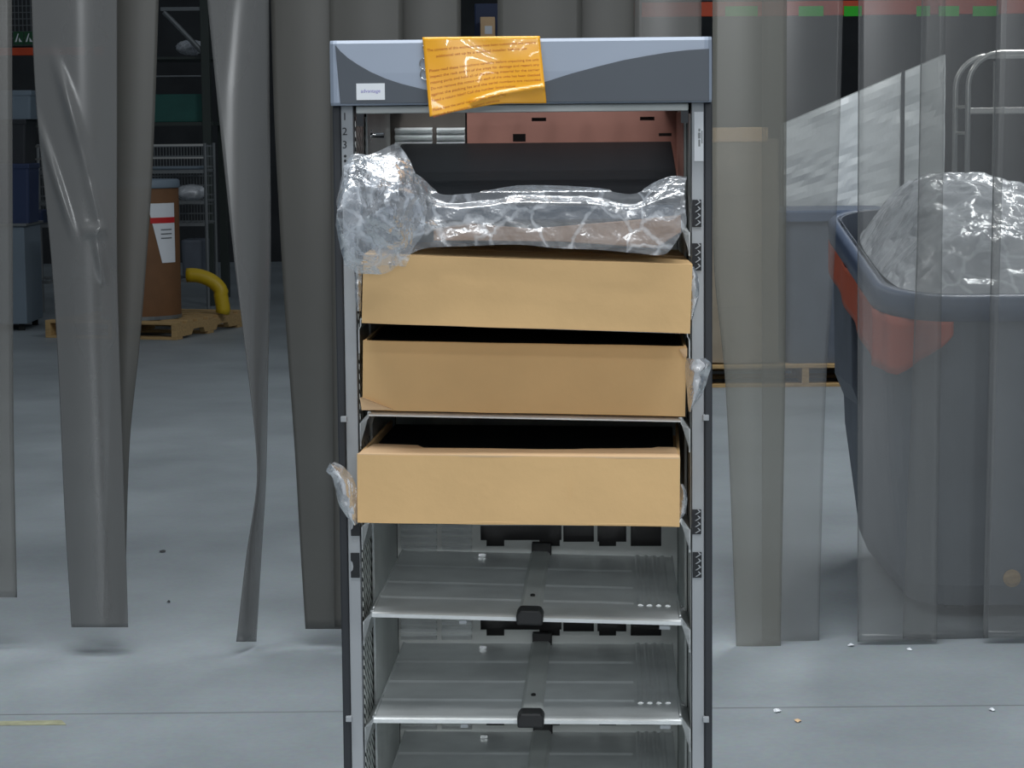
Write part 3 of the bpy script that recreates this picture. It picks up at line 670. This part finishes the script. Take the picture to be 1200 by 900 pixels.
strip([(0, 583, 682), (735, 584, 684)], 6.46, 'strip_dull', 'dull vinyl strip behind the rack, right of the dark gap over the orange notice')
strip([(0, 672, 752), (735, 674, 754)], 6.52, 'strip_dull', 'dull vinyl strip behind the middle of the pale fascia half')
strip([(0, 744, 822), (735, 744, 822)], 6.47, 'strip_half', 'vinyl strip tinted by the orange beam behind it, above the right fascia end')
strip([(0, 835, 922), (300, 836, 921), (450, 850, 920), (735, 862, 915), (768, 863, 915)], 6.46, 'strip_dirty', 'dirty vinyl strip directly right of the rack')
strip([(0, 893, 988), (150, 893, 984), (300, 893, 978), (450, 893, 968), (735, 893, 960), (760, 893, 960)], 6.52, 'strip_clear', 'clear vinyl strip over the left side of the wrapped load')
strip([(0, 1006, 1108), (300, 1005, 1104), (735, 1005, 1098), (752, 1005, 1098)], 6.46, 'strip_clear', 'clear vinyl strip over the left corner of the grey bin')
strip([(0, 1080, 1180), (300, 1074, 1172), (735, 1058, 1158), (750, 1058, 1158)], 6.53, 'strip_clear', 'clear vinyl strip over the front of the grey bin')
strip([(0, 1168, 1262), (735, 1152, 1250), (748, 1152, 1250)], 6.46, 'strip_clear', 'clear vinyl strip cut off by the right edge of the view')

# ------------------------------------------------------------------ right: grey tilt bin full of clear plastic
def rrect(x0, x1, y0, y1, r, z, n=8, zf=None):
    out = []
    for cx, cy, a0 in ((x1-r, y1-r, 0), (x0+r, y1-r, 90), (x0+r, y0+r, 180), (x1-r, y0+r, 270)):
        for k in range(n+1):
            a = math.radians(a0+90*k/n); x = cx+r*math.cos(a); y = cy+r*math.sin(a); out.append(Vector((x, y, zf(y)+z if zf else z)))
    return out
BX0, BX1, BY0, BY1 = 1.075, 2.45, 6.76, 8.1
rim_z = lambda y: .955+.21*(y-BY0)/(BY1-BY0)
bb = Vector(((BX0+BX1)/2, (BY0+BY1)/2, 0))
tb = thing('tilt_bin', 'large blue-grey plastic bin on the floor, heaped with clear plastic', 'bin', bb)
outer = [rrect(BX0+.11, BX1-.11, BY0+.06, BY1-.22, .14, .035), rrect(BX0+.085, BX1-.085, BY0+.03, BY1-.17, .17, .10), rrect(BX0+.045, BX1-.045, BY0+.02, BY1-.07, .2, .45), rrect(BX0+.02, BX1-.02, BY0+.015, BY1-.02, .2, .0, zf=rim_z)]
inner = [rrect(BX0+.035, BX1-.035, BY0+.03, BY1-.035, .19, .0, zf=rim_z), rrect(BX0+.06, BX1-.06, BY0+.035, BY1-.09, .19, .45), rrect(BX0+.12, BX1-.12, BY0+.08, BY1-.23, .13, .06)]
MB().loft(outer+inner).build('body', M['bin'], tb, off=bb, smooth=False, bevel=.002)
rz = lambda d: (lambda y: rim_z(y)+d)
MB().loft([rrect(BX0+.018, BX1-.018, BY0+.013, BY1-.018, .2, 0, zf=rz(-.075)), rrect(BX0-.004, BX1+.004, BY0-.006, BY1+.004, .21, 0, zf=rz(-.072)), rrect(BX0-.006, BX1+.006, BY0-.008, BY1+.006, .21, 0, zf=rz(-.012)),
           rrect(BX0+.006, BX1-.006, BY0+.004, BY1-.006, .2, 0, zf=rz(0)), rrect(BX0+.032, BX1-.032, BY0+.026, BY1-.032, .19, 0, zf=rz(0)), rrect(BX0+.036, BX1-.036, BY0+.031, BY1-.036, .19, 0, zf=rz(-.03))], False, False).build('rim', M['bin_rim'], tb, off=bb, smooth=True)
# ribs on the near left side
for ya, yb2 in ((7.46, 7.86),):
    ribm = MB()
    ribm.loft([[Vector((BX0+.06, ya+.02, .50)), Vector((BX0+.06, yb2-.02, .50)), Vector((BX0+.12, yb2, .50)), Vector((BX0+.12, ya, .50))],
               [Vector((BX0+.012, ya, .62)), Vector((BX0+.012, yb2, .62)), Vector((BX0+.06, yb2, .62)), Vector((BX0+.06, ya, .62))],
               [Vector((BX0+.004, ya, rim_z(ya)-.07)), Vector((BX0+.004, yb2, rim_z(yb2)-.07)), Vector((BX0+.05, yb2, rim_z(yb2)-.07)), Vector((BX0+.05, ya, rim_z(ya)-.07))]])
    ribm.build('rib', M['bin'], tb, off=bb, bevel=.004)
# orange liner turned out under the rim
ring = rrect(BX0-.001, BX1, BY0-.004, BY1, .205, 0, 10)
seq = [p for p in ring if p.x < BX0+.30 and p.y < 7.95]
# order from back-left forward round the corner
seq = sorted([p for p in seq if p.y > BY0+.21], key=lambda p: -p.y)+sorted([p for p in seq if p.y <= BY0+.21], key=lambda p: p.x)
path = [Vector((BX0-.001, 7.93, 0))]+[Vector((BX0-.001, 7.93-.1*k, 0)) for k in range(1, 10)]+[p for p in seq if p.y <= BY0+.21]+[Vector((BX0+.206, BY0-.004, 0))]
def liner(u, v):
    f = u*(len(path)-1); i = min(int(f), len(path)-2); p = path[i].lerp(path[i+1], f-i)
    drop = interp_c([(0, .10), (.2, .13), (.45, .16), (.5, .17), (.7, .17), (.85, .10), (1, .01)], u)[0]
    return Vector((p.x-.005*math.sin(u*40), p.y-.003*math.sin(u*30), rim_z(p.y)-.073-drop*v))
MB().grid(liner, 60, 6).build('liner_flap', M['bin_orange'], tb, off=bb, solid=.003, smooth=True)['label'] = 'orange liner turned out under the rim'
q = W(1183, 675, 6.82)
MB().lathe([(.026, 0), (.026, .006), (.016, .012), (.0, .012)], (0, 0, 0), 20).xf(Matrix.Translation((q.x, BY0+.028, q.z)) @ Matrix.Rotation(math.pi/2, 4, 'X')).build('plug', M['wood'], tb, off=bb)
for cx, cy in ((BX0+.25, BY0+.2), (BX1-.25, BY0+.2), (BX0+.25, BY1-.4), (BX1-.25, BY1-.4)):
    MB().tube([(cx-.025, cy, .04), (cx+.025, cy, .04)], .04, 16).build('caster', M['rubber'], tb, off=bb)
def heap(u, v):
    a_, b_ = 2*u-1, 2*v-1; x = (BX0+BX1)/2+(BX1-BX0-.12)/2*a_*math.sqrt(1-.22*b_*b_*abs(b_)*a_*a_); y = (BY0+BY1)/2-.03+(BY1-BY0-.17)/2*b_*math.sqrt(1-.22*abs(a_)**3*b_*b_)
    e = min(1, min(u, 1-u)*7)*min(1, min(v, 1-v)*6); e = math.sin(e*math.pi/2)
    hgt = .05+.17*math.exp(-((x-1.42)/.30)**2-((y-7.45)/.5)**2)+.10*math.exp(-((x-2.0)/.4)**2-((y-7.3)/.5)**2)
    p = Vector((x, y, rim_z(y)-.03+hgt*e)); p += Vector((0, -.5, 1))*crump(p, .035, 5, 13)*e; return p
tag(MB().grid(heap, 110, 90).build('plastic_film_heap', M['heap'], smooth=True), 'heap of crumpled clear plastic film filling the blue-grey bin', 'plastic film', kind='stuff')

# ------------------------------------------------------------------ wrapped load on a pallet behind
def pallet(o, m, w, d, off, boards=7):
    for k in range(boards):
        y = -d/2+(d-.1)*k/(boards-1); MB().box(-w/2, w/2, y, y+.1, .105, .125).build('deck_board', m, o, bevel=.002)
    for s in (-1, 0, 1): MB().prism([(-d/2, .018), (-d/2+.25, .018), (-d/2+.28, .055), (-d/2+.45, .055), (-d/2+.48, .018), (d/2-.48, .018), (d/2-.45, .055), (d/2-.28, .055), (d/2-.25, .018), (d/2, .018), (d/2, .105), (-d/2, .105)], s*(w/2-.02)-.02, s*(w/2-.02)+.02, 'x').build('stringer', m, o, bevel=.002)
    for k in range(3):
        y = -d/2+(d-.1)*k/2; MB().box(-w/2, w/2, y, y+.1, 0, .018).build('bottom_board', m, o, bevel=.002)
LY = 13.0
a = W(822, 455, LY); b = W(1066, 455, LY); lx = (a.x+b.x)/2; lw = b.x-a.x
po = thing('pallet', 'low wooden pallet under the wrapped load behind the right strips', 'pallet', (lx, LY+.5, 0), 0)
pallet(po, M['wood'], lw, 1.0, None)
# blue-grey crate low on the pallet
a = W(917, 428, LY); b = W(1050, 246, LY)
cr = thing('crate', 'blue-grey plastic crate on the pallet left of the bin', 'crate', ((a.x+b.x)/2, LY+.4, .126), 0)
cw = (b.x-a.x)/2; chh = b.z-.126
MB().loft([rrect(-cw+.03, cw-.03, -.34, .34, .05, .0), rrect(-cw+.01, cw-.01, -.36, .36, .06, chh-.05)]).build('body', M['bin'], cr)
MB().loft([rrect(-cw-.01, cw+.01, -.38, .38, .06, chh-.06), rrect(-cw-.012, cw+.012, -.382, .382, .06, chh-.01), rrect(-cw+.0, cw-.0, -.37, .37, .06, chh)]).build('rim', M['bin_rim'], cr)
# white wrapped sheet with a slanting top standing behind the crate
p0 = W(922, 143, LY+.85); pm = W(1057, 82, LY+.85); p1 = W(1107, 64, LY+.85)
wl = thing('wrapped_load', 'tall white plastic-wrapped panel with a slanting top behind the bin', 'wrapped panel', ((p0.x+p1.x)/2, LY+.89, .126))
ob = Vector(wl.location)
wm = MB()
def wl_fn(u, v):
    x = p0.x-.02+(p1.x-p0.x+.02)*u; zt_ = p0.z-.01+(p1.z-p0.z+.01)*u; z = .127+(zt_-.127)*v; q = Vector((x, 0, z))
    return Vector((x, LY+.83-.02*abs(noise.noise(q*4))-.012*(1-2*abs(noise.noise(Vector((x*1.5, 3, z*9)))))*(1 if v < .98 else 0), z))
n_ = 40; wm.grid(wl_fn, n_, n_)
back = lambda u, v: Vector((wl_fn(1-u, v).x, LY+.96, wl_fn(1-u, v).z))
wm.grid(back, n_, n_)
for e in (lambda u, v: Vector((wl_fn(u, 1).x, wl_fn(u, 1).y+(LY+.96-wl_fn(u, 1).y)*v, wl_fn(u, 1).z)), lambda u, v: Vector((wl_fn(1-u, 0).x, wl_fn(1-u, 0).y+(LY+.96-wl_fn(1-u, 0).y)*v, .127)),
          lambda u, v: Vector((p1.x, wl_fn(1, v).y+(LY+.96-wl_fn(1, v).y)*u, wl_fn(1, v).z)), lambda u, v: Vector((p0.x-.02, LY+.96+(wl_fn(0, v).y-LY-.96)*u, wl_fn(0, v).z))):
    wm.grid(e, n_, n_)
wm.build('film', M['wrap'], wl, off=ob, smooth=False)
MB().box(pm.x-.012, pm.x+.008, LY+.785, LY+.80, .2, pm.z-.005).build('edge_strip', M['side_black'], wl, off=ob, bevel=.003)
# beige cartons wrapped in film, left on the same pallet
a = W(828, 428, LY); b = W(914, 165, LY)
wc = thing('wrapped_cartons', 'film-wrapped beige carton stack on the pallet right of the rack', 'cartons', ((a.x+b.x)/2, LY+.35, .133), 0)
ww = (b.x-a.x)/2; wh = b.z-.126
for k in range(4):
    card_surface(fine_box(-ww+.004*(k % 2), ww-.004*(k % 2), -.3, .3, wh/4*k+.001, wh/4*(k+1), 6, 4, 4), .006).build('carton', M['wrapbeige'], wc, bevel=.006)
MB().box(-ww-.003, ww-.06, -.304, .304, wh*.99, wh*1.055).build('top_band', M['card_in'], wc, bevel=.004)

# ------------------------------------------------------------------ chrome handled cart far right
CY = 9.3
c0 = W(1134, 240, CY)
ct = thing('handled_cart', 'chrome tube cart with rounded double handles behind the bin', 'cart', (c0.x+.45, CY+.12, 0))
cb = Vector((c0.x+.45, CY+.12, 0))
def hoop(px, py, Y, wd):
    p = W(px, py, Y); x0 = p.x; zt_ = p.z; r = .13; pts = [(x0, Y, .22), (x0, Y, zt_-r)]
    pts += [(x0+r-r*math.cos(math.radians(90*k/10)), Y, zt_-r+r*math.sin(math.radians(90*k/10))) for k in range(1, 11)]
    x1 = x0+wd
    pts += [(x1-r+r*math.sin(math.radians(90*k/10)), Y, zt_-r+r*math.cos(math.radians(90*k/10))) for k in range(0, 11)]
    pts.append((x1, Y, .22)); return pts
MB().tube(hoop(1135, 62, CY, .9), .011, 12).build('handle', M['tube'], ct, off=cb, smooth=True)
MB().tube(hoop(1120, 66, CY+.25, .9), .011, 12).build('handle', M['tube'], ct, off=cb, smooth=True)
z1 = W(1134, 130, CY).z
MB().box(c0.x+.0, c0.x+.9, CY-.008, CY+.008, z1-.012, z1+.012).build('crossbar', M['tube'], ct, off=cb, bevel=.003)
for yy in (125, 156):
    z = W(1134, yy, CY).z; MB().tube([(c0.x-.0, CY, z), (c0.x-.0, CY+.25, z)], .006, 8).build('brace', M['tube'], ct, off=cb)
for k in range(1, 6):
    MB().tube([(c0.x+.15*k, CY+.25, .22), (c0.x+.15*k, CY+.25, W(1134, 70, CY).z)], .005, 8).build('upright_bar', M['tube'], ct, off=cb)
MB().box(c0.x-.03, c0.x+.93, CY-.25, CY+.5, .17, .22).build('deck', M['steel_grey'], ct, off=cb, bevel=.004)
for dx in (.08, .82):
    for dy in (-.15, .4): MB().tube([(c0.x+dx-.02, CY+dy, .085), (c0.x+dx+.02, CY+dy, .085)], .085, 18).build('wheel', M['rubber'], ct, off=cb)

# ------------------------------------------------------------------ pallet racking behind
RY = 17.0
def wbox(px0, py0, px1, py1, Y, d, m=None):
    a = W(px0, py1, Y); b = W(px1, py0, Y); return (a.x, b.x, Y, Y+d, a.z, b.z)
rk2 = thing('pallet_racking', 'orange pallet racking beam with green tags across the upper right', 'racking', (W(980, 400, RY).x, RY+.5, 0))
ob = Vector(rk2.location)
MB().box(*wbox(742, -2, 1290, 20, RY, .06)).build('beam', M['rack_orange'], rk2, off=ob, bevel=.004)
for a, b in ((850, 888), (936, 965), (989, 1010), (1074, 1090), (1100, 1124), (1140, 1170)):
    MB().box(*wbox(a, 7, b, 19, RY-.006, .005)).build('location_tag', M['green_tag'], rk2, off=ob)
MB().box(*wbox(742, -2, 1290, 20, RY+1.0, .06)).build('beam', M['rack_orange'], rk2, off=ob, bevel=.004)
for px in (735, 1292):
    for dy in (0, 1.0):
        p = W(px, 400, RY+dy); MB().box(p.x-.05, p.x+.05, RY+dy-.01, RY+dy+.08, 0, 3.2).build('upright', M['rack_green'], rk2, off=ob, bevel=.004)
dk = wbox(742, -4, 1290, -2, RY, 1.05); MB().box(dk[0], dk[1], RY, RY+1.05, dk[5], dk[5]+.03).build('deck', M['steel_grey'], rk2, off=ob)
# rack bay seen over the rack top
bay = thing('storage_rack', 'dark storage rack bay glimpsed in the gap above the orange notice', 'racking', (W(560, 400, RY).x, RY+.5, 0))
obb = Vector(bay.location)
d0 = wbox(470, 42, 640, 50, RY, .9); MB().box(*d0).build('deck', M['rack_green'], bay, off=obb, bevel=.004)
for px in (472, 638):
    for dy in (0, .82):
        p = W(px, 42, RY); MB().box(p.x-.04, p.x+.04, RY+dy, RY+dy+.08, 0, 3.0).build('upright', M['rack_green'], bay, off=obb, bevel=.003)
b0 = wbox(563, 20, 580, 42, RY+.15, .3)
bxo = thing('small_carton', 'small tan carton on the rack deck in the gap above the orange notice', 'box', ((b0[0]+b0[1])/2, RY+.3, d0[5]+.002))
h_ = b0[5]-d0[5]; hw_ = (b0[1]-b0[0])/2
MB().box(-hw_, hw_, -.15, .15, 0, h_).build('body', M['card_in'], bxo, bevel=.004)
MB().box(-hw_*.4, hw_*.6, -.152, -.1505, h_*.15, h_*.55).build('label_patch', M['white'], bxo)
b0 = wbox(556, 4, 586, 14, RY+.5, .35)
tag(MB().box(b0[0], b0[1], b0[2], b0[3], d0[5]+.003, b0[5]).build('storage_tote', M['blue'], bevel=.01), 'blue-grey tote behind the small tan carton', 'tote')

# ------------------------------------------------------------------ left: pallet with drum, hose, shelving
pc = W(207, 395, 16.3); pl_l = W(38, 393, 16.5)
ang = -.30
pw, pd_ = 1.02, 1.15
ex = Vector((math.cos(ang*.35), math.sin(-ang*.35)*-1, 0))
# near corner at pc, long side running back to the right
cosA, sinA = math.cos(ang), math.sin(ang)
def prot(x, y): return Vector((x*cosA-y*sinA, x*sinA+y*cosA, 0))
ctr = Vector((pc.x, pc.y, 0))-prot(pw/2, -pd_/2)
pa = thing('pallet', 'wooden pallet under the brown fibre drum at the left', 'pallet', ctr, ang)
pallet(pa, M['wood'], pw, pd_, None)
dp = W(161, 358, 16.55); dc = Vector((dp.x, 16.75, .126))
dr = thing('fibre_drum', 'brown fibre drum with a white label on the left pallet', 'drum', dc)
MB().lathe([(.27, 0), (.28, .01), (.28, .92), (.272, .93)], (0, 0, 0), 40).build('body', M['fibre'], dr, smooth=True, bevel=.004)
MB().lathe([(.284, .0), (.284, .025)], (0, 0, 0), 40).build('bottom_hoop', M['steel_grey'], dr)
MB().lathe([(.287, .925), (.289, .935), (.289, .975), (.275, .985), (.0, .985)], (0, 0, 0), 40).build('lid', M['blue_grey'], dr, smooth=True)
def lab(v0, v1, u0, u1, r, m, nm, par, edge=None):
    def fn(u, v):
        a = math.radians(-90+u0+(u1-u0)*u); z = v0+(v1-v0)*v
        if edge: a = math.radians(-90+(u0+edge*(1-v)**1.0*(v1-v0)+(u1-u0-edge*(1-v)*(v1-v0))*u))
        return Vector((r*math.cos(a), r*math.sin(a), z))
    return MB().grid(fn, 12, 10).build(nm, m, par, solid=.001)
lb = lab(.40, .82, 20, 68, .2825, M['white'], 'label_sheet', dr, edge=50)
lab(.68, .72, 24, 68, .2845, M['red'], 'red_band', lb)
for z in (.57, .60, .63):
    lab(z, z+.008, 40, 60, .2845, M['steel_grey'], 'print_line', lb)
# yellow hose bent over the pallet
hp = W(247, 352, 16.9)
pts = [Vector((hp.x+.07, 17.0, .1305))]+[Vector((hp.x+.07-.02*k/6+.01, 17.0, .14+.13*k/6)) for k in range(1, 7)]+[Vector((hp.x-.16+.235*math.cos(math.radians(8+k*8)), 17.0+.02*k/10, .24+.17*math.sin(math.radians(8+k*8)))) for k in range(1, 12)]
tag(MB().tube(pts, .052, 14).build('yellow_hose', M['yellow'], smooth=True), 'bent yellow hose standing on the left pallet beside the drum', 'hose')

SY = 18.4
# wire shelving unit
ws = thing('wire_shelving', 'wire shelving unit standing behind the fibre drum', 'shelving', (W(140, 300, SY).x, SY+.3, 0))
ob = Vector(ws.location)
xa, xb = W(32, 300, SY).x, W(243, 300, SY).x
for x in (xa, xb):
    for y in (SY, SY+.55): MB().tube([(x, y, 0), (x, y, W(0, 170, SY).z)], .014, 8).build('post', M['steel_grey'], ws, off=ob)
for py in (202, 238, 264, 330):
    z = W(140, py, SY).z; m = MB().box(xa, xb, SY, SY+.012, z-.012, z+.012).box(xa, xb, SY+.54, SY+.552, z-.012, z+.012)
    for k in range(30): x = xa+(xb-xa)*k/29; m.box(x-.002, x+.002, SY, SY+.55, z, z+.004)
    m.build('wire_shelf', M['steel_grey'], ws, off=ob)
m = MB()
for py in (172, 184, 196, 207, 218, 229, 240, 251): z = W(140, py, SY+.55).z; m.box(xa, xb, SY+.555, SY+.565, z-.006, z+.006)
for k in range(60): x = xa+(xb-xa)*k/59; m.box(x-.0025, x+.0025, SY+.553, SY+.558, W(0, 264, SY).z, W(0, 172, SY).z)
m.build('back_grid', M['steel_grey'], ws, off=ob)
zz = W(0, 172, SY).z; MB().box(xa, xb, SY-.006, SY+.006, zz-.008, zz+.008).build('front_rail', M['tube'], ws, off=ob)
zz = W(0, 187, SY).z; MB().box(xa, xb, SY-.006, SY+.006, zz-.006, zz+.006).build('front_rail', M['tube'], ws, off=ob)
def on_shelf(name, px0, px1, py_top, py_shelf, m, label, cat, d=.35, y0=SY+.08, bev=.015):
    z = W(140, py_shelf, SY).z+.014; a = W(px0, 300, y0).x; b = W(px1, 300, y0).x; zt_ = W(140, py_top, y0).z
    return tag(MB().loft([rrect(a+.01, b-.01, y0, y0+d, .03, z), rrect(a, b, y0-.01, y0+d+.01, .04, zt_)]).build(name, m, bevel=bev), label, cat)
on_shelf('grey_tray', 178, 240, 196, 202, M['blue_grey'], 'pale grey tray on the top wire shelf behind the drum', 'tray')
on_shelf('storage_tote', 212, 240, 282, 330, M['bin'], 'dark grey tote low on the wire shelving right of the drum', 'tote')
def blob(u, v):
    a = 2*math.pi*u; t = math.pi*v; p = Vector((math.cos(a)*math.sin(t)*.11, math.sin(a)*math.sin(t)*.11, -math.cos(t)*.055)); return p*(1+crump(p*3, .25))
bq = MB().grid(blob, 28, 16); q = W(223, 232, SY+.15); zs = W(140, 238, SY).z+.013
bq.xf(Matrix.Translation((q.x, SY+.2, zs+.06)))
tag(bq.build('plastic_bag', M['heap'], smooth=True), 'small clear plastic bag on the wire shelf right of the drum', 'bag')
# dark blue boxes left on the wire shelving
on_shelf('storage_tote', 34, 52, 246, 264, M['blue'], 'low blue tote at the left end of the wire shelving', 'tote')
# blue-grey cabinet at far left
cbx = wbox(-60, 262, 28, 375, 17.2, .6)
cab = thing('steel_cabinet', 'low blue-grey steel cabinet at the far left', 'cabinet', ((cbx[0]+cbx[1])/2, 17.5, 0))
ob = Vector(cab.location)
MB().box(cbx[0], cbx[1], 17.2, 17.8, .05, cbx[5]-.02).build('body', M['blue_grey'], cab, off=ob, bevel=.005)
MB().box(cbx[0]-.02, cbx[1]+.02, 17.18, 17.82, cbx[5]-.02, cbx[5]).build('top', M['steel_grey'], cab, off=ob, bevel=.004)
MB().box((cbx[0]+cbx[1])/2-.003, (cbx[0]+cbx[1])/2+.003, 17.195, 17.2, .08, cbx[5]-.05).build('door_gap', M['ink'], cab, off=ob)
for x in (cbx[0]+.05, cbx[1]-.05):
    for y in (17.26, 17.74): MB().box(x-.02, x+.02, y-.02, y+.02, 0, .05).build('foot', M['rubber'], cab, off=ob)
ztop = cbx[5]
# blue boxes stacked on the cabinet
def tote(px0, px1, py0, py1, z0, Y, m, label, d=.4):
    a = W(px0, 100, Y).x; b = W(px1, 100, Y).x; h = W(0, py0, Y).z-z0
    o = thing('storage_tote', label, 'tote', ((a+b)/2, Y+d/2, z0), 0, 'totes stacked on the steel cabinet'); hw = (b-a)/2
    MB().loft([rrect(-hw+.015, hw-.015, -d/2+.015, d/2-.015, .02, 0), rrect(-hw+.004, hw-.004, -d/2+.004, d/2-.004, .02, h-.04)]).build('body', m, o)
    MB().box(-hw, hw, -d/2, d/2, h-.04, h).build('lid', m, o, bevel=.006)
    MB().box(-.04, .04, -d/2-.012, -d/2+.004, h*.45, h*.6).build('handle', M['steel_grey'], o, bevel=.003)
    return z0+h
z = tote(-50, 31, 192, 262, ztop, 17.25, M['blue'], 'dark blue tote standing on the steel cabinet, lowest of three')
z = tote(-50, 29, 140, 190, z+.001, 17.25, M['side_black'], 'black tote in the middle of the stack on the steel cabinet')
z = tote(-50, 36, 106, 138, z+.001, 17.25, M['blue_grey'], 'pale blue tote on top of the stack on the steel cabinet')
# racking at the left: orange beam, dark posts, bars, teal board
rl = thing('pallet_racking', 'dark pallet racking with an orange beam behind the left strips', 'racking', (W(120, 300, 19.5).x, 20.0, 0))
ob = Vector(rl.location); LYR = 19.5
MB().box(*wbox(-90, 55, 120, 66, LYR, .06)).build('beam', M['rack_orange'], rl, off=ob, bevel=.004)
MB().box(*wbox(120, 88, 245, 91, LYR, .05)).build('bar', M['steel_grey'], rl, off=ob, bevel=.003)
MB().box(*wbox(188, 8, 236, 13, LYR, .05)).build('bar', M['steel_grey'], rl, off=ob, bevel=.003)
p, q = W(192, 14, LYR+.02), W(240, 64, LYR+.02); MB().tube([p, q], .022, 8).build('brace', M['steel_grey'], rl, off=ob)
for px in (246, 112, -92):
    for dy in (0, 1.0):
        p = W(px, 300, LYR); MB().box(p.x-.035, p.x+.035, LYR-.02+dy, LYR+.08+dy, 0, 3.4).build('upright', M['rack_green'], rl, off=ob, bevel=.004)
dkz = W(0, 145, LYR).z
MB().box(W(-90, 0, LYR).x, W(246, 0, LYR).x, LYR, LYR+1.0, dkz-.03, dkz).build('deck', M['rack_green'], rl, off=ob)
dk2 = W(0, 68, LYR).z
MB().box(W(110, 0, LYR).x, W(246, 0, LYR).x, LYR+.1, LYR+1.0, dk2-.02, dk2).build('deck', M['rack_green'], rl, off=ob)
dk3 = W(0, 54, LYR).z
MB().box(W(-90, 0, LYR).x, W(112, 0, LYR).x, LYR, LYR+1.0, dk3, dk3+.012).build('deck', M['rack_green'], rl, off=ob)
tb_ = wbox(118, 110, 241, 144, LYR+.1, .04)
tag(MB().box(tb_[0], tb_[1], tb_[2], tb_[3], dkz+.001, tb_[5]).build('teal_board', M['teal'], bevel=.006), 'dark teal board standing on the racking deck in the left gap', 'board')
sp_ = W(222, 58, LYR+.3)
bq = MB().grid(blob, 28, 16).xf(Matrix.Translation((sp_.x, LYR+.4, dk2+.085-.0)))
tag(bq.build('plastic_scrap', M['bag_white'], smooth=True), 'pale crumpled plastic on the upper deck in the left gap', 'scrap')
# green cards with a white print on the orange beam, and a wire crate over it
for px0, px1, lab_ in ((14, 26, 'green card with white print above the orange beam, left one'), (27, 38, 'green card with white print above the orange beam, right one')):
    a = W(px0, 0, LYR+.02).x; b = W(px1, 0, LYR+.02).x; h = W(0, 37, LYR).z-dk3-.012
    o = thing('shelf_card', lab_, 'card', ((a+b)/2, LYR+.03, dk3+.012), 0, 'green cards above the orange beam')
    MB().box(-(b-a)/2, (b-a)/2, -.004, .004, 0, h).build('card', mat('green card', srgb(30, 84, 50), .6), o)
    MB().prism([(-.03, h*.2), (-.004, h*.85), (.004, h*.85), (-.016, h*.2)], -.006, -.0045).prism([(.004, h*.2), (.004, h*.55), (.03, h*.2)], -.006, -.0045).build('print', M['white'], o)
ca, cbb = W(-40, 0, LYR+.2).x, W(40, 0, LYR+.2).x; ctop = W(0, -30, LYR).z
wcn = thing('wire_crate', 'dark wire crate on the racking above the green cards', 'crate', ((ca+cbb)/2, LYR+.5, dk3+.015))
m = MB(); hx = (cbb-ca)/2; hh = ctop-dk3
for k in range(18): x = -hx+2*hx*k/17; m.box(x-.003, x+.003, -.3, -.294, 0, hh)
for k in range(12): z = hh*k/11; m.box(-hx, hx, -.303, -.297, z, z+.006)
m.box(-hx, hx, -.3, .3, 0, .006).box(-hx, -hx+.006, -.3, .3, 0, hh).box(hx-.006, hx, -.3, .3, 0, hh)
m.build('mesh_panel', M['steel_grey'], wcn)

# ------------------------------------------------------------------ scraps on the floor
def scrap(px, py, r, m, label):
    d = ray(px, py); t = -HCAM/d.z; x, y = d.x*t, d.y*t
    n = 7; pts = [(x+r*(.6+.5*random.random())*math.cos(2*math.pi*k/n), y+r*1.4*(.6+.5*random.random())*math.sin(2*math.pi*k/n), .001+.004*random.random()) for k in range(n)]
    tag(MB().add(pts+[(x, y, .008)], [(k, (k+1) % n, n) for k in range(n)]).build('floor_scrap', m, solid=.0008), label, 'scrap', 'scraps on the concrete floor')
scrap(997, 757, .012, M['white'], 'white scrap on the floor left of the bin front, the left one')
scrap(1066, 762, .010, M['white'], 'white scrap on the floor before the bin corner')
scrap(910, 834, .012, M['white'], 'white scrap on the pale floor right of the rack, nearer the rack')
scrap(935, 846, .010, M['card_in'], 'tan scrap on the pale floor right of the rack, the nearest one')
scrap(1163, 833, .009, M['white'], 'white scrap on the pale floor at the far right')
scrap(191, 647, .013, M['ink'], 'dark scrap on the floor in the left gap, the farther one')
scrap(198, 706, .007, M['ink'], 'tiny dark scrap on the floor in the left gap, the nearer one')
